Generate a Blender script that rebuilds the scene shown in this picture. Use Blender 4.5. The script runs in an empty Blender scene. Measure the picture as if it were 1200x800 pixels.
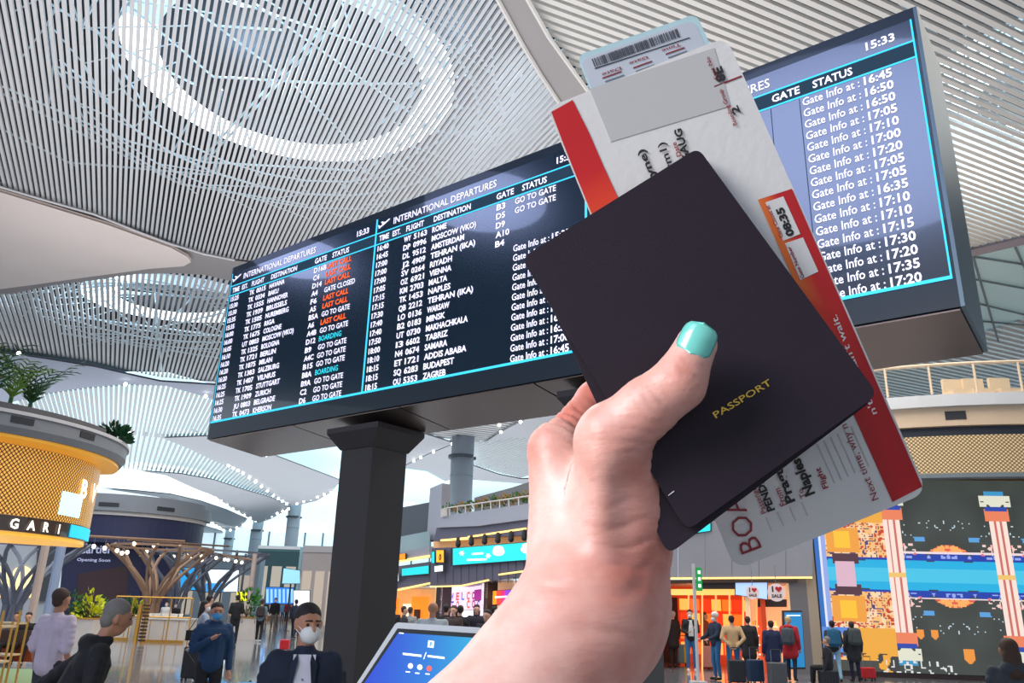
import bpy, bmesh, math, random
import numpy as np
from mathutils import Vector, Matrix, geometry
random.seed(7); np.random.seed(7)
SC = bpy.context.scene; COL = SC.collection

# ------------------------------------------------------------------ camera
FPX = 935.0; CH = 1.75
_U = Vector((81, 2804, -935)).normalized(); _B = Vector((0, 0, 1))
_F = (-_B - _U * (-_B).dot(_U)).normalized(); _X = _F.cross(_U)
RW = Matrix((_X, _F, _U)); CAM = Vector((0, 0, CH))
cd = bpy.data.cameras.new('camera'); cam = bpy.data.objects.new('camera', cd); COL.objects.link(cam)
cd.sensor_width = 36; cd.lens = 36 * FPX / 1200; cd.clip_start = 0.02; cd.clip_end = 900
cam.matrix_world = Matrix.Translation(CAM) @ RW.to_4x4(); SC.camera = cam

# ------------------------------------------------------------------ world, lights, exposure
W = bpy.data.worlds.new('world'); SC.world = W; W.use_nodes = True
bg = W.node_tree.nodes['Background']; bg.inputs[0].default_value = (0.78, 0.88, 1.0, 1); bg.inputs[1].default_value = 0.85
SC.view_settings.view_transform = 'Standard'; SC.view_settings.look = 'None'
SC.view_settings.exposure = 0.0; SC.view_settings.gamma = 1; SC.view_settings.use_curve_mapping = False
ORD = 'first second third fourth fifth sixth seventh eighth ninth tenth eleventh twelfth thirteenth fourteenth fifteenth sixteenth seventeenth eighteenth nineteenth twentieth twenty-first twenty-second twenty-third twenty-fourth'.split()
def area(name, loc, target, sx, sy, power, col):
    l = bpy.data.lights.new(name, 'AREA'); l.shape = 'RECTANGLE'; l.size = sx; l.size_y = sy; l.energy = power; l.color = col
    o = bpy.data.objects.new(name, l); COL.objects.link(o); o.location = loc
    o.rotation_euler = (Vector(target) - Vector(loc)).to_track_quat('-Z', 'Y').to_euler(); return o
area('hand_key_light', (-3.0, -1.3, 3.2), (0, 0.3, 1.75), 1.7, 1.7, 180, (1, 0.97, 0.94))  # added key light for the hand; no skylight hangs here
area('hall_lamp', (6, 20, 14.5), (6, 20, 0), 22, 22, 3800, (1, 0.93, 0.85))
area('hall_lamp_far', (-18, 30, 14.5), (-18, 30, 0), 24, 24, 3800, (0.92, 0.96, 1))
area('ceiling_fill_near', (-4, 18, 7.5), (-4, 18, 20), 30, 30, 3000, (0.96, 0.98, 1))  # unseen fill added to brighten the near ceiling from below
area('ceiling_fill_far', (-20, 85, 8), (-20, 85, 20), 60, 70, 11000, (0.95, 0.98, 1))  # same kind of added fill, aimed up at the far vaults
for (x, y, e) in ((-6.5, 17, 900), (-9, 22, 500), (-2, 21, 400), (-22, 41, 900), (-26, 40, 500), (17, 22, 1100), (9, 22, 300)):  # added point fills that brighten the space frame above the slats
    _l = bpy.data.lights.new('plenum_fill', 'POINT'); _l.energy = e; _l.color = (0.62, 0.86, 1.0); _l.shadow_soft_size = 0.4
    _o = bpy.data.objects.new('plenum_fill', _l); COL.objects.link(_o); _o.location = (x, y, 18.4)

# ------------------------------------------------------------------ pixel helpers
def ray(u, v): return (RW @ Vector((u - 600, 400 - v, -FPX))).normalized()
def atz(u, v, z): d = ray(u, v); return CAM + d * ((z - CH) / d.z)
def aty(u, v, y): d = ray(u, v); return CAM + d * (y / d.y)
def atd(u, v, depth):
    return CAM + RW @ Vector(((u - 600) / FPX * depth, (400 - v) / FPX * depth, -depth))
def horiz(u, v, r): d = ray(u, v); return CAM + d * (r / math.hypot(d.x, d.y))
class Plane:
    def __init__(s, p, n): s.p = Vector(p); s.n = Vector(n).normalized()
    def __call__(s, u, v, off=0.0):
        d = ray(u, v); q = s.p + s.n * off; return CAM + d * ((q - CAM).dot(s.n) / d.dot(s.n))
def wallplane(u1, y1, u2, y2, v=705):
    a = aty(u1, v, y1); b = aty(u2, v, y2); d = (b - a); d.z = 0; n = Vector((d.y, -d.x, 0))
    if n.dot(CAM - a) < 0: n = -n
    return Plane(a, n)
def lin(c): return tuple(((x / 12.92) if x <= 0.04045 else ((x + 0.055) / 1.055) ** 2.4) for x in c)
def rgb(r, g, b): return lin((r / 255, g / 255, b / 255))

# ------------------------------------------------------------------ materials
MC = {}
def mat(name, col, rough=0.5, metal=0.0, emit=None, es=0.0, noise=0.0, nscale=8.0, bump=0.0, bscale=40.0, coat=0.0, sss=0.0, spec=None):
    if name in MC: return MC[name]
    m = bpy.data.materials.new(name); m.use_nodes = True; nt = m.node_tree; b = nt.nodes['Principled BSDF']
    b.inputs['Base Color'].default_value = (*col, 1); b.inputs['Roughness'].default_value = rough; b.inputs['Metallic'].default_value = metal
    if spec is not None: b.inputs['Specular IOR Level'].default_value = spec
    if coat: b.inputs['Coat Weight'].default_value = coat
    if sss: b.inputs['Subsurface Weight'].default_value = sss; b.inputs['Subsurface Scale'].default_value = 0.01
    if emit: b.inputs['Emission Color'].default_value = (*emit, 1); b.inputs['Emission Strength'].default_value = es
    tc = nt.nodes.new('ShaderNodeTexCoord')
    if noise:
        n = nt.nodes.new('ShaderNodeTexNoise'); n.inputs['Scale'].default_value = nscale; n.inputs['Detail'].default_value = 4
        nt.links.new(tc.outputs['Object'], n.inputs['Vector'])
        mx = nt.nodes.new('ShaderNodeMix'); mx.data_type = 'RGBA'
        mx.inputs[6].default_value = (*[c * (1 - noise) for c in col], 1); mx.inputs[7].default_value = (*[min(1, c * (1 + noise)) for c in col], 1)
        nt.links.new(n.outputs['Fac'], mx.inputs[0]); nt.links.new(mx.outputs[2], b.inputs['Base Color'])
    if bump:
        n2 = nt.nodes.new('ShaderNodeTexNoise'); n2.inputs['Scale'].default_value = bscale; n2.inputs['Detail'].default_value = 5
        nt.links.new(tc.outputs['Object'], n2.inputs['Vector'])
        bp = nt.nodes.new('ShaderNodeBump'); bp.inputs['Strength'].default_value = bump; bp.inputs['Distance'].default_value = 0.01
        nt.links.new(n2.outputs['Fac'], bp.inputs['Height']); nt.links.new(bp.outputs[0], b.inputs['Normal'])
    MC[name] = m; return m
def glow(name, col, s=1.0): return mat(name, col, 0.6, emit=col, es=s)
def vcol(name, emis=0.0, rough=0.5, spec=0.5):
    if name in MC: return MC[name]
    m = bpy.data.materials.new(name); m.use_nodes = True; nt = m.node_tree; b = nt.nodes['Principled BSDF']
    a = nt.nodes.new('ShaderNodeVertexColor'); a.layer_name = 'Col'
    b.inputs['Roughness'].default_value = rough; b.inputs['Specular IOR Level'].default_value = spec
    if emis:
        nt.links.new(a.outputs[0], b.inputs['Emission Color']); b.inputs['Emission Strength'].default_value = emis
        b.inputs['Base Color'].default_value = (0.02, 0.02, 0.02, 1)
    else: nt.links.new(a.outputs[0], b.inputs['Base Color'])
    MC[name] = m; return m
def cloth(r, g, b): return mat('cloth_%d_%d_%d' % (r, g, b), rgb(r, g, b), 0.85, noise=0.15, nscale=14, bump=0.25, bscale=60)

# ------------------------------------------------------------------ object helpers
def tag(o, label=None, cat=None, group=None, kind=None):
    if label: o['label'] = label
    if cat: o['category'] = cat
    if group: o['group'] = group
    if kind: o['kind'] = kind
    return o
def empty(name, loc, label=None, cat=None, group=None, kind=None):
    o = bpy.data.objects.new(name, None); COL.objects.link(o); o.location = loc; o.empty_display_size = 0.1
    return tag(o, label, cat, group, kind)
def wloc(p):
    v = Vector((0, 0, 0))
    while p: v += p.location; p = p.parent
    return v
def link(name, me, m, parent=None):
    o = bpy.data.objects.new(name, me); COL.objects.link(o)
    if m is not None:
        for mm in (m if isinstance(m, (list, tuple)) else [m]): me.materials.append(mm)
    if parent is not None:
        o.parent = parent; o.location = -wloc(parent)
    return o
class MB:
    def __init__(s): s.v = []; s.f = []; s.c = []
    def add(s, vs, fs):
        n = len(s.v); s.v += [tuple(v) for v in vs]; s.f += [tuple(n + i for i in f) for f in fs]; return s
    def hexa(s, p):   # 8 points: bottom 4 then top 4
        return s.add(p, [(3, 2, 1, 0), (4, 5, 6, 7), (0, 1, 5, 4), (1, 2, 6, 5), (2, 3, 7, 6), (3, 0, 4, 7)])
    def obox(s, c, ax, ay, az):   # centre and half-axis vectors
        c = Vector(c); ax = Vector(ax); ay = Vector(ay); az = Vector(az)
        return s.hexa([c - ax - ay - az, c + ax - ay - az, c + ax + ay - az, c - ax + ay - az, c - ax - ay + az, c + ax - ay + az, c + ax + ay + az, c - ax + ay + az])
    def box(s, x0, x1, y0, y1, z0, z1): return s.obox(((x0 + x1) / 2, (y0 + y1) / 2, (z0 + z1) / 2), ((x1 - x0) / 2, 0, 0), (0, (y1 - y0) / 2, 0), (0, 0, (z1 - z0) / 2))
    def slab(s, pts, ext):        # planar polygon extruded by a vector
        n = len(pts); ext = Vector(ext); pts = [Vector(p) for p in pts]
        f = [tuple(range(n)), tuple(range(2 * n - 1, n - 1, -1))] + [(i, i + n, (i + 1) % n + n, (i + 1) % n) for i in range(n)]
        return s.add(pts + [p + ext for p in pts], f)
    def quad(s, a, b, c, d): return s.add([a, b, c, d], [(0, 1, 2, 3)])
    def tube(s, pts, r, n=6, cap=True):
        pts = [Vector(p) for p in pts]; rs = r if isinstance(r, (list, tuple)) else [r] * len(pts); base = len(s.v); up = None
        for i, p in enumerate(pts):
            t = (pts[min(i + 1, len(pts) - 1)] - pts[max(i - 1, 0)])
            t = t.normalized() if t.length > 1e-9 else Vector((0, 0, 1))
            if up is None: up = Vector((0, 0, 1)) if abs(t.z) < 0.9 else Vector((1, 0, 0))
            a = t.cross(up).normalized(); b = a.cross(t); up = b
            for k in range(n):
                w = 2 * math.pi * k / n; s.v.append(tuple(p + (a * math.cos(w) + b * math.sin(w)) * rs[i]))
        for i in range(len(pts) - 1):
            for k in range(n):
                s.f.append((base + i * n + k, base + i * n + (k + 1) % n, base + (i + 1) * n + (k + 1) % n, base + (i + 1) * n + k))
        if cap:
            s.f.append(tuple(base + k for k in range(n))[::-1]); s.f.append(tuple(base + (len(pts) - 1) * n + k for k in range(n)))
        return s
    def ball(s, c, r, nu=8, nv=5, sc=(1, 1, 1), M=None):
        c = Vector(c); vs = []; fs = []
        for j in range(nv + 1):
            th = math.pi * j / nv
            for i in range(nu):
                ph = 2 * math.pi * i / nu
                q = Vector((math.sin(th) * math.cos(ph) * sc[0], math.sin(th) * math.sin(ph) * sc[1], math.cos(th) * sc[2])) * r
                vs.append(c + (M @ q if M else q))
        for j in range(nv):
            for i in range(nu): fs.append((j * nu + i, (j + 1) * nu + i, (j + 1) * nu + (i + 1) % nu, j * nu + (i + 1) % nu))
        return s.add(vs, fs)
    def capsule(s, p0, p1, r0, r1, n=12):
        p0 = Vector(p0); p1 = Vector(p1); t = p1 - p0; t = t.normalized() if t.length > 1e-6 else Vector((0, 0, 1))
        pts = []; rs = []
        for k in range(4): w = math.pi / 2 * (1 - k / 4); pts.append(p0 - t * r0 * math.sin(w)); rs.append(max(r0 * math.cos(w), r0 * 0.03))
        pts.append(p0); rs.append(r0); pts.append(p1 if (p1 - p0).length > 1e-6 else p0 + t * 1e-4); rs.append(r1)
        for k in range(1, 5): w = math.pi / 2 * k / 4; pts.append(p1 + t * r1 * math.sin(w)); rs.append(max(r1 * math.cos(w), r1 * 0.03))
        return s.tube(pts, rs, n)
    def arc(s, c, prof, a0, a1, n=24, closed=True):   # sweep a closed (r, z) profile about a vertical axis through c
        m = len(prof); vs = []; fs = []
        for i in range(n + 1):
            w = a0 + (a1 - a0) * i / n
            for (r, z) in prof: vs.append((c[0] + r * math.cos(w), c[1] + r * math.sin(w), z))
        for i in range(n):
            for k in range(m if closed else m - 1):
                fs.append((i * m + k, (i + 1) * m + k, (i + 1) * m + (k + 1) % m, i * m + (k + 1) % m))
        if closed and abs(a1 - a0) < 6.28: fs.append(tuple(range(m))); fs.append(tuple(n * m + k for k in range(m))[::-1])
        return s.add(vs, fs)
    def mesh(s, name, smooth=False):
        me = bpy.data.meshes.new(name); me.from_pydata(s.v, [], s.f); me.update()
        if smooth: me.polygons.foreach_set('use_smooth', [True] * len(me.polygons))
        return me
    def build(s, name, m, parent=None, smooth=False, label=None):
        if not s.v: s.box(0, .001, 0, .001, 0, .001)
        me = s.mesh(name, smooth); bm = bmesh.new(); bm.from_mesh(me); bmesh.ops.recalc_face_normals(bm, faces=bm.faces); bm.to_mesh(me); bm.free()
        o = link(name, me, m, parent)
        if label: o['label'] = label
        return o
def box_at(name, c, sx, sy, sz, m, parent=None, rz=0.0, z0=None):
    ca, sa = math.cos(rz), math.sin(rz)
    return MB().obox(c, (ca * sx / 2, sa * sx / 2, 0), (-sa * sy / 2, ca * sy / 2, 0), (0, 0, sz / 2)).build(name, m, parent)

TXT = {}
def text_mesh(strings, m, name, parent, ext=0.0):
    """strings: list of (text, origin, xdir, ydir, height, width or None, bold, align)"""
    mb = MB()
    for (t, o, xd, yd, h, w, bold, al) in strings:
        if not t.strip(): continue
        key = (t, bold)
        if key not in TXT:
            cu = bpy.data.curves.new('t', 'FONT'); cu.body = t; cu.size = 1.0; cu.resolution_u = 2; cu.offset = bold
            ob = bpy.data.objects.new('t', cu); me = ob.to_mesh()
            TXT[key] = ([tuple(v.co) for v in me.vertices], [tuple(p.vertices) for p in me.polygons]); ob.to_mesh_clear()
            bpy.data.objects.remove(ob); bpy.data.curves.remove(cu)
        vs, fs = TXT[key]
        x0 = min(v[0] for v in vs); x1 = max(v[0] for v in vs); hs = h / 0.72
        ws = (w / (x1 - x0)) if w else hs
        xo = {'l': x0, 'c': (x0 + x1) / 2, 'r': x1}[al]
        xd = Vector(xd).normalized(); yd = Vector(yd).normalized(); o = Vector(o)
        mb.add([o + xd * ((v[0] - xo) * ws) + yd * (v[1] * hs) for v in vs], fs)
    me = bpy.data.meshes.new(name); me.from_pydata(mb.v, [], mb.f); me.update()
    return link(name, me, m, parent)

def inside(poly, x, y):
    c = False; n = len(poly); j = n - 1
    for i in range(n):
        xi, yi = poly[i][0], poly[i][1]; xj, yj = poly[j][0], poly[j][1]
        if (yi > y) != (yj > y) and x < (xj - xi) * (y - yi) / (yj - yi) + xi: c = not c
        j = i
    return c
def sheet(poly, z, sag=0.0, step=1.5, thick=0.12):
    """filled plan polygon; the middle hangs lower by sag"""
    P = [Vector((p[0], p[1])) for p in poly]; n = len(P); V = list(P)
    xs = [p.x for p in P]; ys = [p.y for p in P]
    def bd(q): 
        return min((q - geometry.intersect_point_line(q, P[i], P[(i + 1) % n])[0].xy).length if 0 <= geometry.intersect_point_line(q, P[i], P[(i + 1) % n])[1] <= 1 else min((q - P[i]).length, (q - P[(i + 1) % n]).length) for i in range(n))
    D = [0.0] * n
    if sag:
        x = min(xs) + step / 2
        while x < max(xs):
            y = min(ys) + step / 2
            while y < max(ys):
                q = Vector((x, y))
                if inside(P, x, y):
                    d = bd(q)
                    if d > step * 0.3: V.append(q); D.append(d)
                y += step
            x += step
    vs, _, fs, ov, _, _ = geometry.delaunay_2d_cdt(V, [], [list(range(n))], 1, 1e-5)
    dm = max(D) if max(D) > 0 else 1; mb = MB(); pts = []
    for i, v in enumerate(vs):
        k = ov[i][0] if ov[i] else 0; d = D[k] / dm if D else 0
        pts.append((v.x, v.y, z - sag * (1 - (1 - d) ** 2)))
    mb.add(pts, [tuple(f) for f in fs])
    if thick: mb.add([(p[0], p[1], p[2] + thick) for p in pts], [tuple(f)[::-1] for f in fs])
    return mb

# ------------------------------------------------------------------ floor
def floor_mat():
    m = bpy.data.materials.new('polished_floor'); m.use_nodes = True; nt = m.node_tree; b = nt.nodes['Principled BSDF']
    tc = nt.nodes.new('ShaderNodeTexCoord'); br = nt.nodes.new('ShaderNodeTexBrick'); br.inputs['Scale'].default_value = 0.8
    br.offset = 0; br.inputs['Color1'].default_value = (*rgb(142, 146, 152), 1); br.inputs['Color2'].default_value = (*rgb(126, 132, 140), 1)
    br.inputs['Mortar'].default_value = (*rgb(98, 98, 100), 1); br.inputs['Mortar Size'].default_value = 0.006
    nt.links.new(tc.outputs['Object'], br.inputs['Vector']); nt.links.new(br.outputs['Color'], b.inputs['Base Color'])
    b.inputs['Roughness'].default_value = 0.13; b.inputs['Coat Weight'].default_value = 0.5; b.inputs['Coat Roughness'].default_value = 0.05
    n = nt.nodes.new('ShaderNodeTexNoise'); n.inputs['Scale'].default_value = 1.2; nt.links.new(tc.outputs['Object'], n.inputs['Vector'])
    bp = nt.nodes.new('ShaderNodeBump'); bp.inputs['Strength'].default_value = 0.04; nt.links.new(n.outputs['Fac'], bp.inputs['Height']); nt.links.new(bp.outputs[0], b.inputs['Normal'])
    return m
tag(MB().box(-95, 60, -20, 190, -0.3, 0).build('floor', floor_mat()), 'polished grey stone concourse floor with soft reflections', kind='structure')

# ------------------------------------------------------------------ ceiling
D1 = Vector((math.sin(math.radians(-25.1)), math.cos(math.radians(-25.1)), 0)); D2 = Vector((D1.y, -D1.x, 0))
H = 16.0
m_slat = mat('ceiling_slat', rgb(205, 203, 205), 0.55, noise=0.05, nscale=0.6)
m_slatw = mat('ceiling_slat_warm', rgb(222, 216, 210), 0.55, noise=0.05, nscale=0.6)
m_panel = mat('ceiling_panel', rgb(232, 218, 212), 0.65, noise=0.05, nscale=0.5, bump=0.1, bscale=3)
m_band = mat('ceiling_band', rgb(158, 152, 152), 0.7, noise=0.06, nscale=0.4)
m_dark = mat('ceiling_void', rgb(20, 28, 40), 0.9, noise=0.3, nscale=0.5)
m_truss = mat('truss_white', rgb(205, 225, 235), 0.4, metal=0.1)
m_sky = glow('skylight_glass', (0.80, 0.93, 1.0), 3.2)
m_skysoft = glow('skylight_diffuser', (0.62, 0.80, 0.86), 0.85)
m_spot = glow('spot_lens', (1.0, 0.97, 0.92), 7.0)
def px(poly, z=H): return [atz(u, v, z) for u, v in poly]
def clip_line(P, o, d):
    nrm = Vector((-d.y, d.x)); ts = []; n = len(P)
    for i in range(n):
        a = Vector((P[i].x, P[i].y)) - o; b = Vector((P[(i + 1) % n].x, P[(i + 1) % n].y)) - o
        da = a.dot(nrm); db = b.dot(nrm)
        if (da > 0) != (db > 0): q = a + (b - a) * (da / (da - db)); ts.append(q.dot(d))
    ts.sort(); return [(ts[i], ts[i + 1]) for i in range(0, len(ts) - 1, 2)]
def slats(P, dirv, pitch, w, h, z, dome, m, parent, single, name='slat'):
    d = Vector((dirv.x, dirv.y)); nn = Vector((-d.y, d.x)); cx = sum(p.x for p in P) / len(P); cy = sum(p.y for p in P) / len(P); c = Vector((cx, cy))
    R = max((Vector((p.x, p.y)) - c).length for p in P); offs = [(Vector((p.x, p.y))).dot(nn) for p in P]
    o0 = math.floor(min(offs) / pitch) * pitch; k = 0; mb = MB(); cnt = 0
    while o0 + k * pitch < max(offs):
        off = o0 + k * pitch; k += 1
        for (t0, t1) in clip_line(P, nn * off, d):
            if t1 - t0 < 0.15: continue
            ns = max(1, int((t1 - t0) / 2.0)); cur = MB(); vs = []
            for i in range(ns + 1):
                q = nn * off + d * (t0 + (t1 - t0) * i / ns); r = (q - c).length / R
                zz = z + dome * max(0, 1 - r * r)
                for (sx, sz) in ((-1, 0), (1, 0), (1, 1), (-1, 1)): vs.append((q.x + nn.x * sx * w / 2, q.y + nn.y * sx * w / 2, zz + sz * h))
            fs = [(0, 1, 2, 3), tuple(ns * 4 + j for j in (3, 2, 1, 0))]
            for i in range(ns):
                for j in range(4): fs.append((i * 4 + j, (i + 1) * 4 + j, (i + 1) * 4 + (j + 1) % 4, i * 4 + (j + 1) % 4))
            if single and cnt < single: cur.add(vs, fs).build(name, m, parent); cnt += 1
            else: mb.add(vs, fs)
    if mb.v: o = mb.build(name if not single else name + '_field', m, parent); o['kind'] = 'stuff'
def edge_strip(pts, w, z, m, parent, name='edge_trim'):
    MB().tube([(p.x, p.y, z) for p in pts], w, 5).build(name, m, parent)
def ring(c, r0, r1, z, m, parent, name, th=0.08, n=56, sx=1.0):
    mb = MB()
    mb.arc((0, 0), [(r0, z), (r1, z), (r1, z + th), (r0, z + th)], 0, 2 * math.pi, n)
    mb.v = [(c[0] + v[0] * sx, c[1] + v[1], v[2]) for v in mb.v]
    return mb.build(name, m, parent)

R1 = [(-120, 60), (-120, 175), (0, 220), (50, 235), (110, 252), (160, 272), (200, 287), (240, 299), (275, 306), (420, 322), (560, 310), (700, 240), (700, 185), (653, 117), (633, 87), (612, 52), (578, 0), (540, -60), (300, -120), (0, -120)]
R2 = [(-120, 350), (15, 344), (62, 334), (105, 329), (160, 321), (205, 320), (240, 322), (300, 335), (340, 400), (300, 452), (250, 450), (187, 445), (160, 440), (112, 429), (50, 419), (0, 412), (-120, 400)]
R3 = [(20, 470), (47, 463), (100, 455), (150, 451), (195, 452), (245, 465), (300, 485), (300, 520), (240, 514), (190, 513), (140, 508), (100, 500), (20, 492)]
RR = [(580, -100), (613, 0), (643, 43), (690, 108), (760, 215), (850, 310), (1000, 316), (1136, 293), (1200, 278), (1330, 240), (1330, -100)]
RB = [(1010, 395), (1090, 396), (1150, 388), (1200, 372), (1330, 330), (1330, 500), (1010, 500)]
RM = [(489, 505), (521, 497), (560, 490), (625, 480), (645, 476), (610, 494), (587, 506), (567, 518), (532, 517), (500, 509)]
def region(poly, dirv, pitch, w, h, dome, m, single, back, backz, label):
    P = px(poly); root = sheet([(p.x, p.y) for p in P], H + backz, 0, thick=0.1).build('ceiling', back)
    tag(root, label, kind='structure')
    slats(P, dirv, pitch, w, h, H, dome, m, root, single); return root
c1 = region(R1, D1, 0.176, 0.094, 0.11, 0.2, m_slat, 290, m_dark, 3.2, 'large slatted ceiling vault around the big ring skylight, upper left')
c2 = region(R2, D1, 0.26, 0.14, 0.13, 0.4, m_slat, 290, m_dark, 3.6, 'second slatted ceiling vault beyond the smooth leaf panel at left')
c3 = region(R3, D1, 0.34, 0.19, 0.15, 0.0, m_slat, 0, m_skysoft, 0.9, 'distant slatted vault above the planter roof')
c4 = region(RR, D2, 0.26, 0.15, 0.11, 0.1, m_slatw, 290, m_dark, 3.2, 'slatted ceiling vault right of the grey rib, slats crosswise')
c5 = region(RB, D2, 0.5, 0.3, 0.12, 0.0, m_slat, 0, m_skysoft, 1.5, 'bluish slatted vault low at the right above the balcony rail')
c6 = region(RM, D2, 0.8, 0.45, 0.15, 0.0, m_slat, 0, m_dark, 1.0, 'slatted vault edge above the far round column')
# ring skylights and the space frame above the slats
def skyring(parent, u, v, r0, r1, z, sx=1.0, at=None):
    c = Vector((at[0], at[1], z)) if at else atz(u, v, z)
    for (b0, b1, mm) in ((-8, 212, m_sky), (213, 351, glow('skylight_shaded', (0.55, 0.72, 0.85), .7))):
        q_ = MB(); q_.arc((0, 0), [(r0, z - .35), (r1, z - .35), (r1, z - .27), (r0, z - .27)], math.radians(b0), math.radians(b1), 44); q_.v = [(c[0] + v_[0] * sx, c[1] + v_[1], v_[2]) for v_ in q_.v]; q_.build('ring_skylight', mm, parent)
    fr = MB(); N = 22
    for k in range(N):
        a0 = 2 * math.pi * k / N; a1 = 2 * math.pi * (k + 1) / N
        P = lambda r, a, zz: (c.x + math.cos(a) * r * sx, c.y + math.sin(a) * r, zz)
        fr.tube([P(r1 + 0.9, a0, z - 1.4), P(r1 + 0.9, a1, z - 1.4)], 0.05, 4)
        fr.tube([P(r1 + 0.15, a0, z - 1.2), P(r1 + 0.15, a1, z - 1.2)], 0.04, 4)
        fr.tube([P(r1 + 0.9, a0, z - 1.4), P(r0 - 0.6, a1, z - 0.7)], 0.03, 4)
        fr.tube([P(r1 + 1.7, a0, z - 1.6), P(r1 + 1.7, a1, z - 1.6)], 0.035, 4); fr.tube([P(r1 + 1.7, a1, z - 1.6), P(r1 + 0.9, a0, z - 1.4)], 0.03, 4)
        fr.tube([P(r1 + 2.6, a0, z - 1.7), P(r1 + 1.7, a1, z - 1.6)], 0.025, 4)
    fr.build('skylight_frame', m_truss, parent)
    return c
def frame_bars(parent, segs, z, r=0.045):
    mb = MB()
    for (a, b) in segs: mb.tube([atz(*a, z), atz(*b, z)], r, 4)
    o = mb.build('space_frame', m_truss, parent); o['kind'] = 'stuff'
zs = H + 2.9
cc = atz(332, 22, zs)
skyring(c1, 0, 0, 4.3, 5.4, zs, at=(-7.6, 22.8))
frame_bars(c1, [((0, 108), (210, 215)), ((210, 215), (360, 240)), ((70, 130), (210, 215)), ((210, 215), (380, 30)), ((150, 5), (250, 90)), ((250, 90), (390, 98)), ((390, 98), (500, 98)),
                ((220, 5), (340, 95)), ((340, 95), (430, 185)), ((270, 0), (480, 70)), ((0, 100), (150, 165)), ((150, 165), (240, 190)), ((260, 105), (240, 190)), ((80, 190), (250, 205)),
                ((250, 30), (330, 35)), ((0, 150), (90, 195)), ((70, 70), (130, 120)), ((300, 5), (520, 160)), ((390, 230), (520, 130)), ((420, 215), (545, 150)), ((430, 240), (510, 235)),
                ((230, 100), (150, 60)), ((60, 5), (150, 60)), ((400, 20), (240, 190)), ((180, 140), (110, 30)), ((440, 150), (560, 40)), ((240, 190), (420, 200))], zs - 1.2)
skyring(c2, 205, 345, 2.4, 3.9, H + 2.9, sx=1.35)
frame_bars(c2, [((80, 370), (270, 395)), ((70, 390), (260, 420)), ((120, 350), (180, 400)), ((180, 400), (240, 330)), ((140, 330), (200, 420)), ((90, 405), (270, 365)), ((180, 320), (190, 440)), ((110, 340), (260, 350))], H + 1.9, 0.06)
frame_bars(c3, [((100, 470), (240, 485)), ((90, 478), (235, 500)), ((110, 460), (230, 505)), ((120, 492), (240, 470))], H + 1.2, 0.11)
skyring(c4, 1230, 95, 2.2, 4.4, zs, sx=1.0)
frame_bars(c4, [((1100, 150), (1200, 190)), ((1090, 60), (1180, 100)), ((1130, 20), (1132, 120)), ((1110, 210), (1200, 150)), ((1120, 240), (1200, 230)), ((1100, 120), (1200, 60)), ((1120, 170), (1160, 240)), ((1140, 200), (1200, 260)), ((1050, 0), (1120, 60))], zs - 1.2)
# spots of light along ribs
def spots(parent, pts, z, r=0.09):
    mb = MB(); r *= .68
    for p in pts: mb.ball(atz(*p, z), r, 6, 4)
    o = mb.build('spotlights', m_spot, parent); o['kind'] = 'stuff'
def along(pts, n):
    out = []
    for i in range(n):
        t = i / (n - 1) * (len(pts) - 1); k = min(int(t), len(pts) - 2); f = t - k
        out.append((pts[k][0] * (1 - f) + pts[k + 1][0] * f, pts[k][1] * (1 - f) + pts[k + 1][1] * f))
    return out
# solid bands and leaf panels
def panel(poly, m, label, z=H - 0.15, sag=0.0, step=1.5):
    P = px(poly, z); o = sheet([(p.x, p.y) for p in P], z, sag, step).build('ceiling', m, smooth=bool(sag)); tag(o, label, kind='structure'); return o
b1 = panel([(578, -10), (613, -10), (643, 43), (690, 108), (790, 255), (880, 330), (830, 352), (700, 300), (653, 117), (633, 87), (612, 52)], m_band, 'grey rib between the two nearest slatted vaults')
edge_strip([atz(u, v, H - 0.2) for u, v in ((578, -10), (612, 52), (633, 87), (653, 117), (700, 190))], 0.06, H - 0.2, m_slatw, b1)
edge_strip([atz(u, v, H - 0.2) for u, v in ((613, -10), (643, 43), (690, 108), (740, 180))], 0.06, H - 0.2, m_slatw, b1)
b2 = panel([(-120, 170), (0, 219), (50, 234), (110, 251), (160, 271), (200, 286), (240, 298), (275, 305), (420, 322), (420, 350), (300, 336), (270, 329), (240, 322), (205, 320), (160, 321), (105, 329), (62, 334), (15, 344), (-120, 352)], m_band, 'grey band wrapping the smooth leaf shaped ceiling panel', z=H)
edge_strip([atz(u, v, H - 0.1) for u, v in ((-120, 170), (0, 219), (50, 234), (110, 251), (160, 271), (200, 286), (240, 298), (275, 305))], 0.05, H - 0.1, m_slat, b2)
l1 = panel([(-120, 180), (0, 225), (50, 240), (125, 263), (200, 290), (220, 301), (224, 307), (215, 312), (175, 315), (100, 325), (37, 334), (-10, 340), (-120, 345)], m_panel, 'smooth pale leaf shaped ceiling panel between the two slatted vaults at left', z=H - 0.25, sag=0.35)
l2 = panel([(-120, 402), (0, 413), (50, 420), (112, 430), (160, 441), (188, 447), (250, 451), (300, 455), (300, 490), (245, 466), (195, 452), (150, 450), (100, 454), (47, 462), (0, 475), (-120, 500)], mat('ceiling_panel_blue', rgb(172, 178, 196), 0.65, noise=0.05), 'blue grey leaf panel over the palms', z=H - 0.1, sag=0.3, step=2.5)
spots(l2, [(22, 414), (147, 450), (152, 507), (241, 464)], H - 0.5, 0.2)
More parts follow.
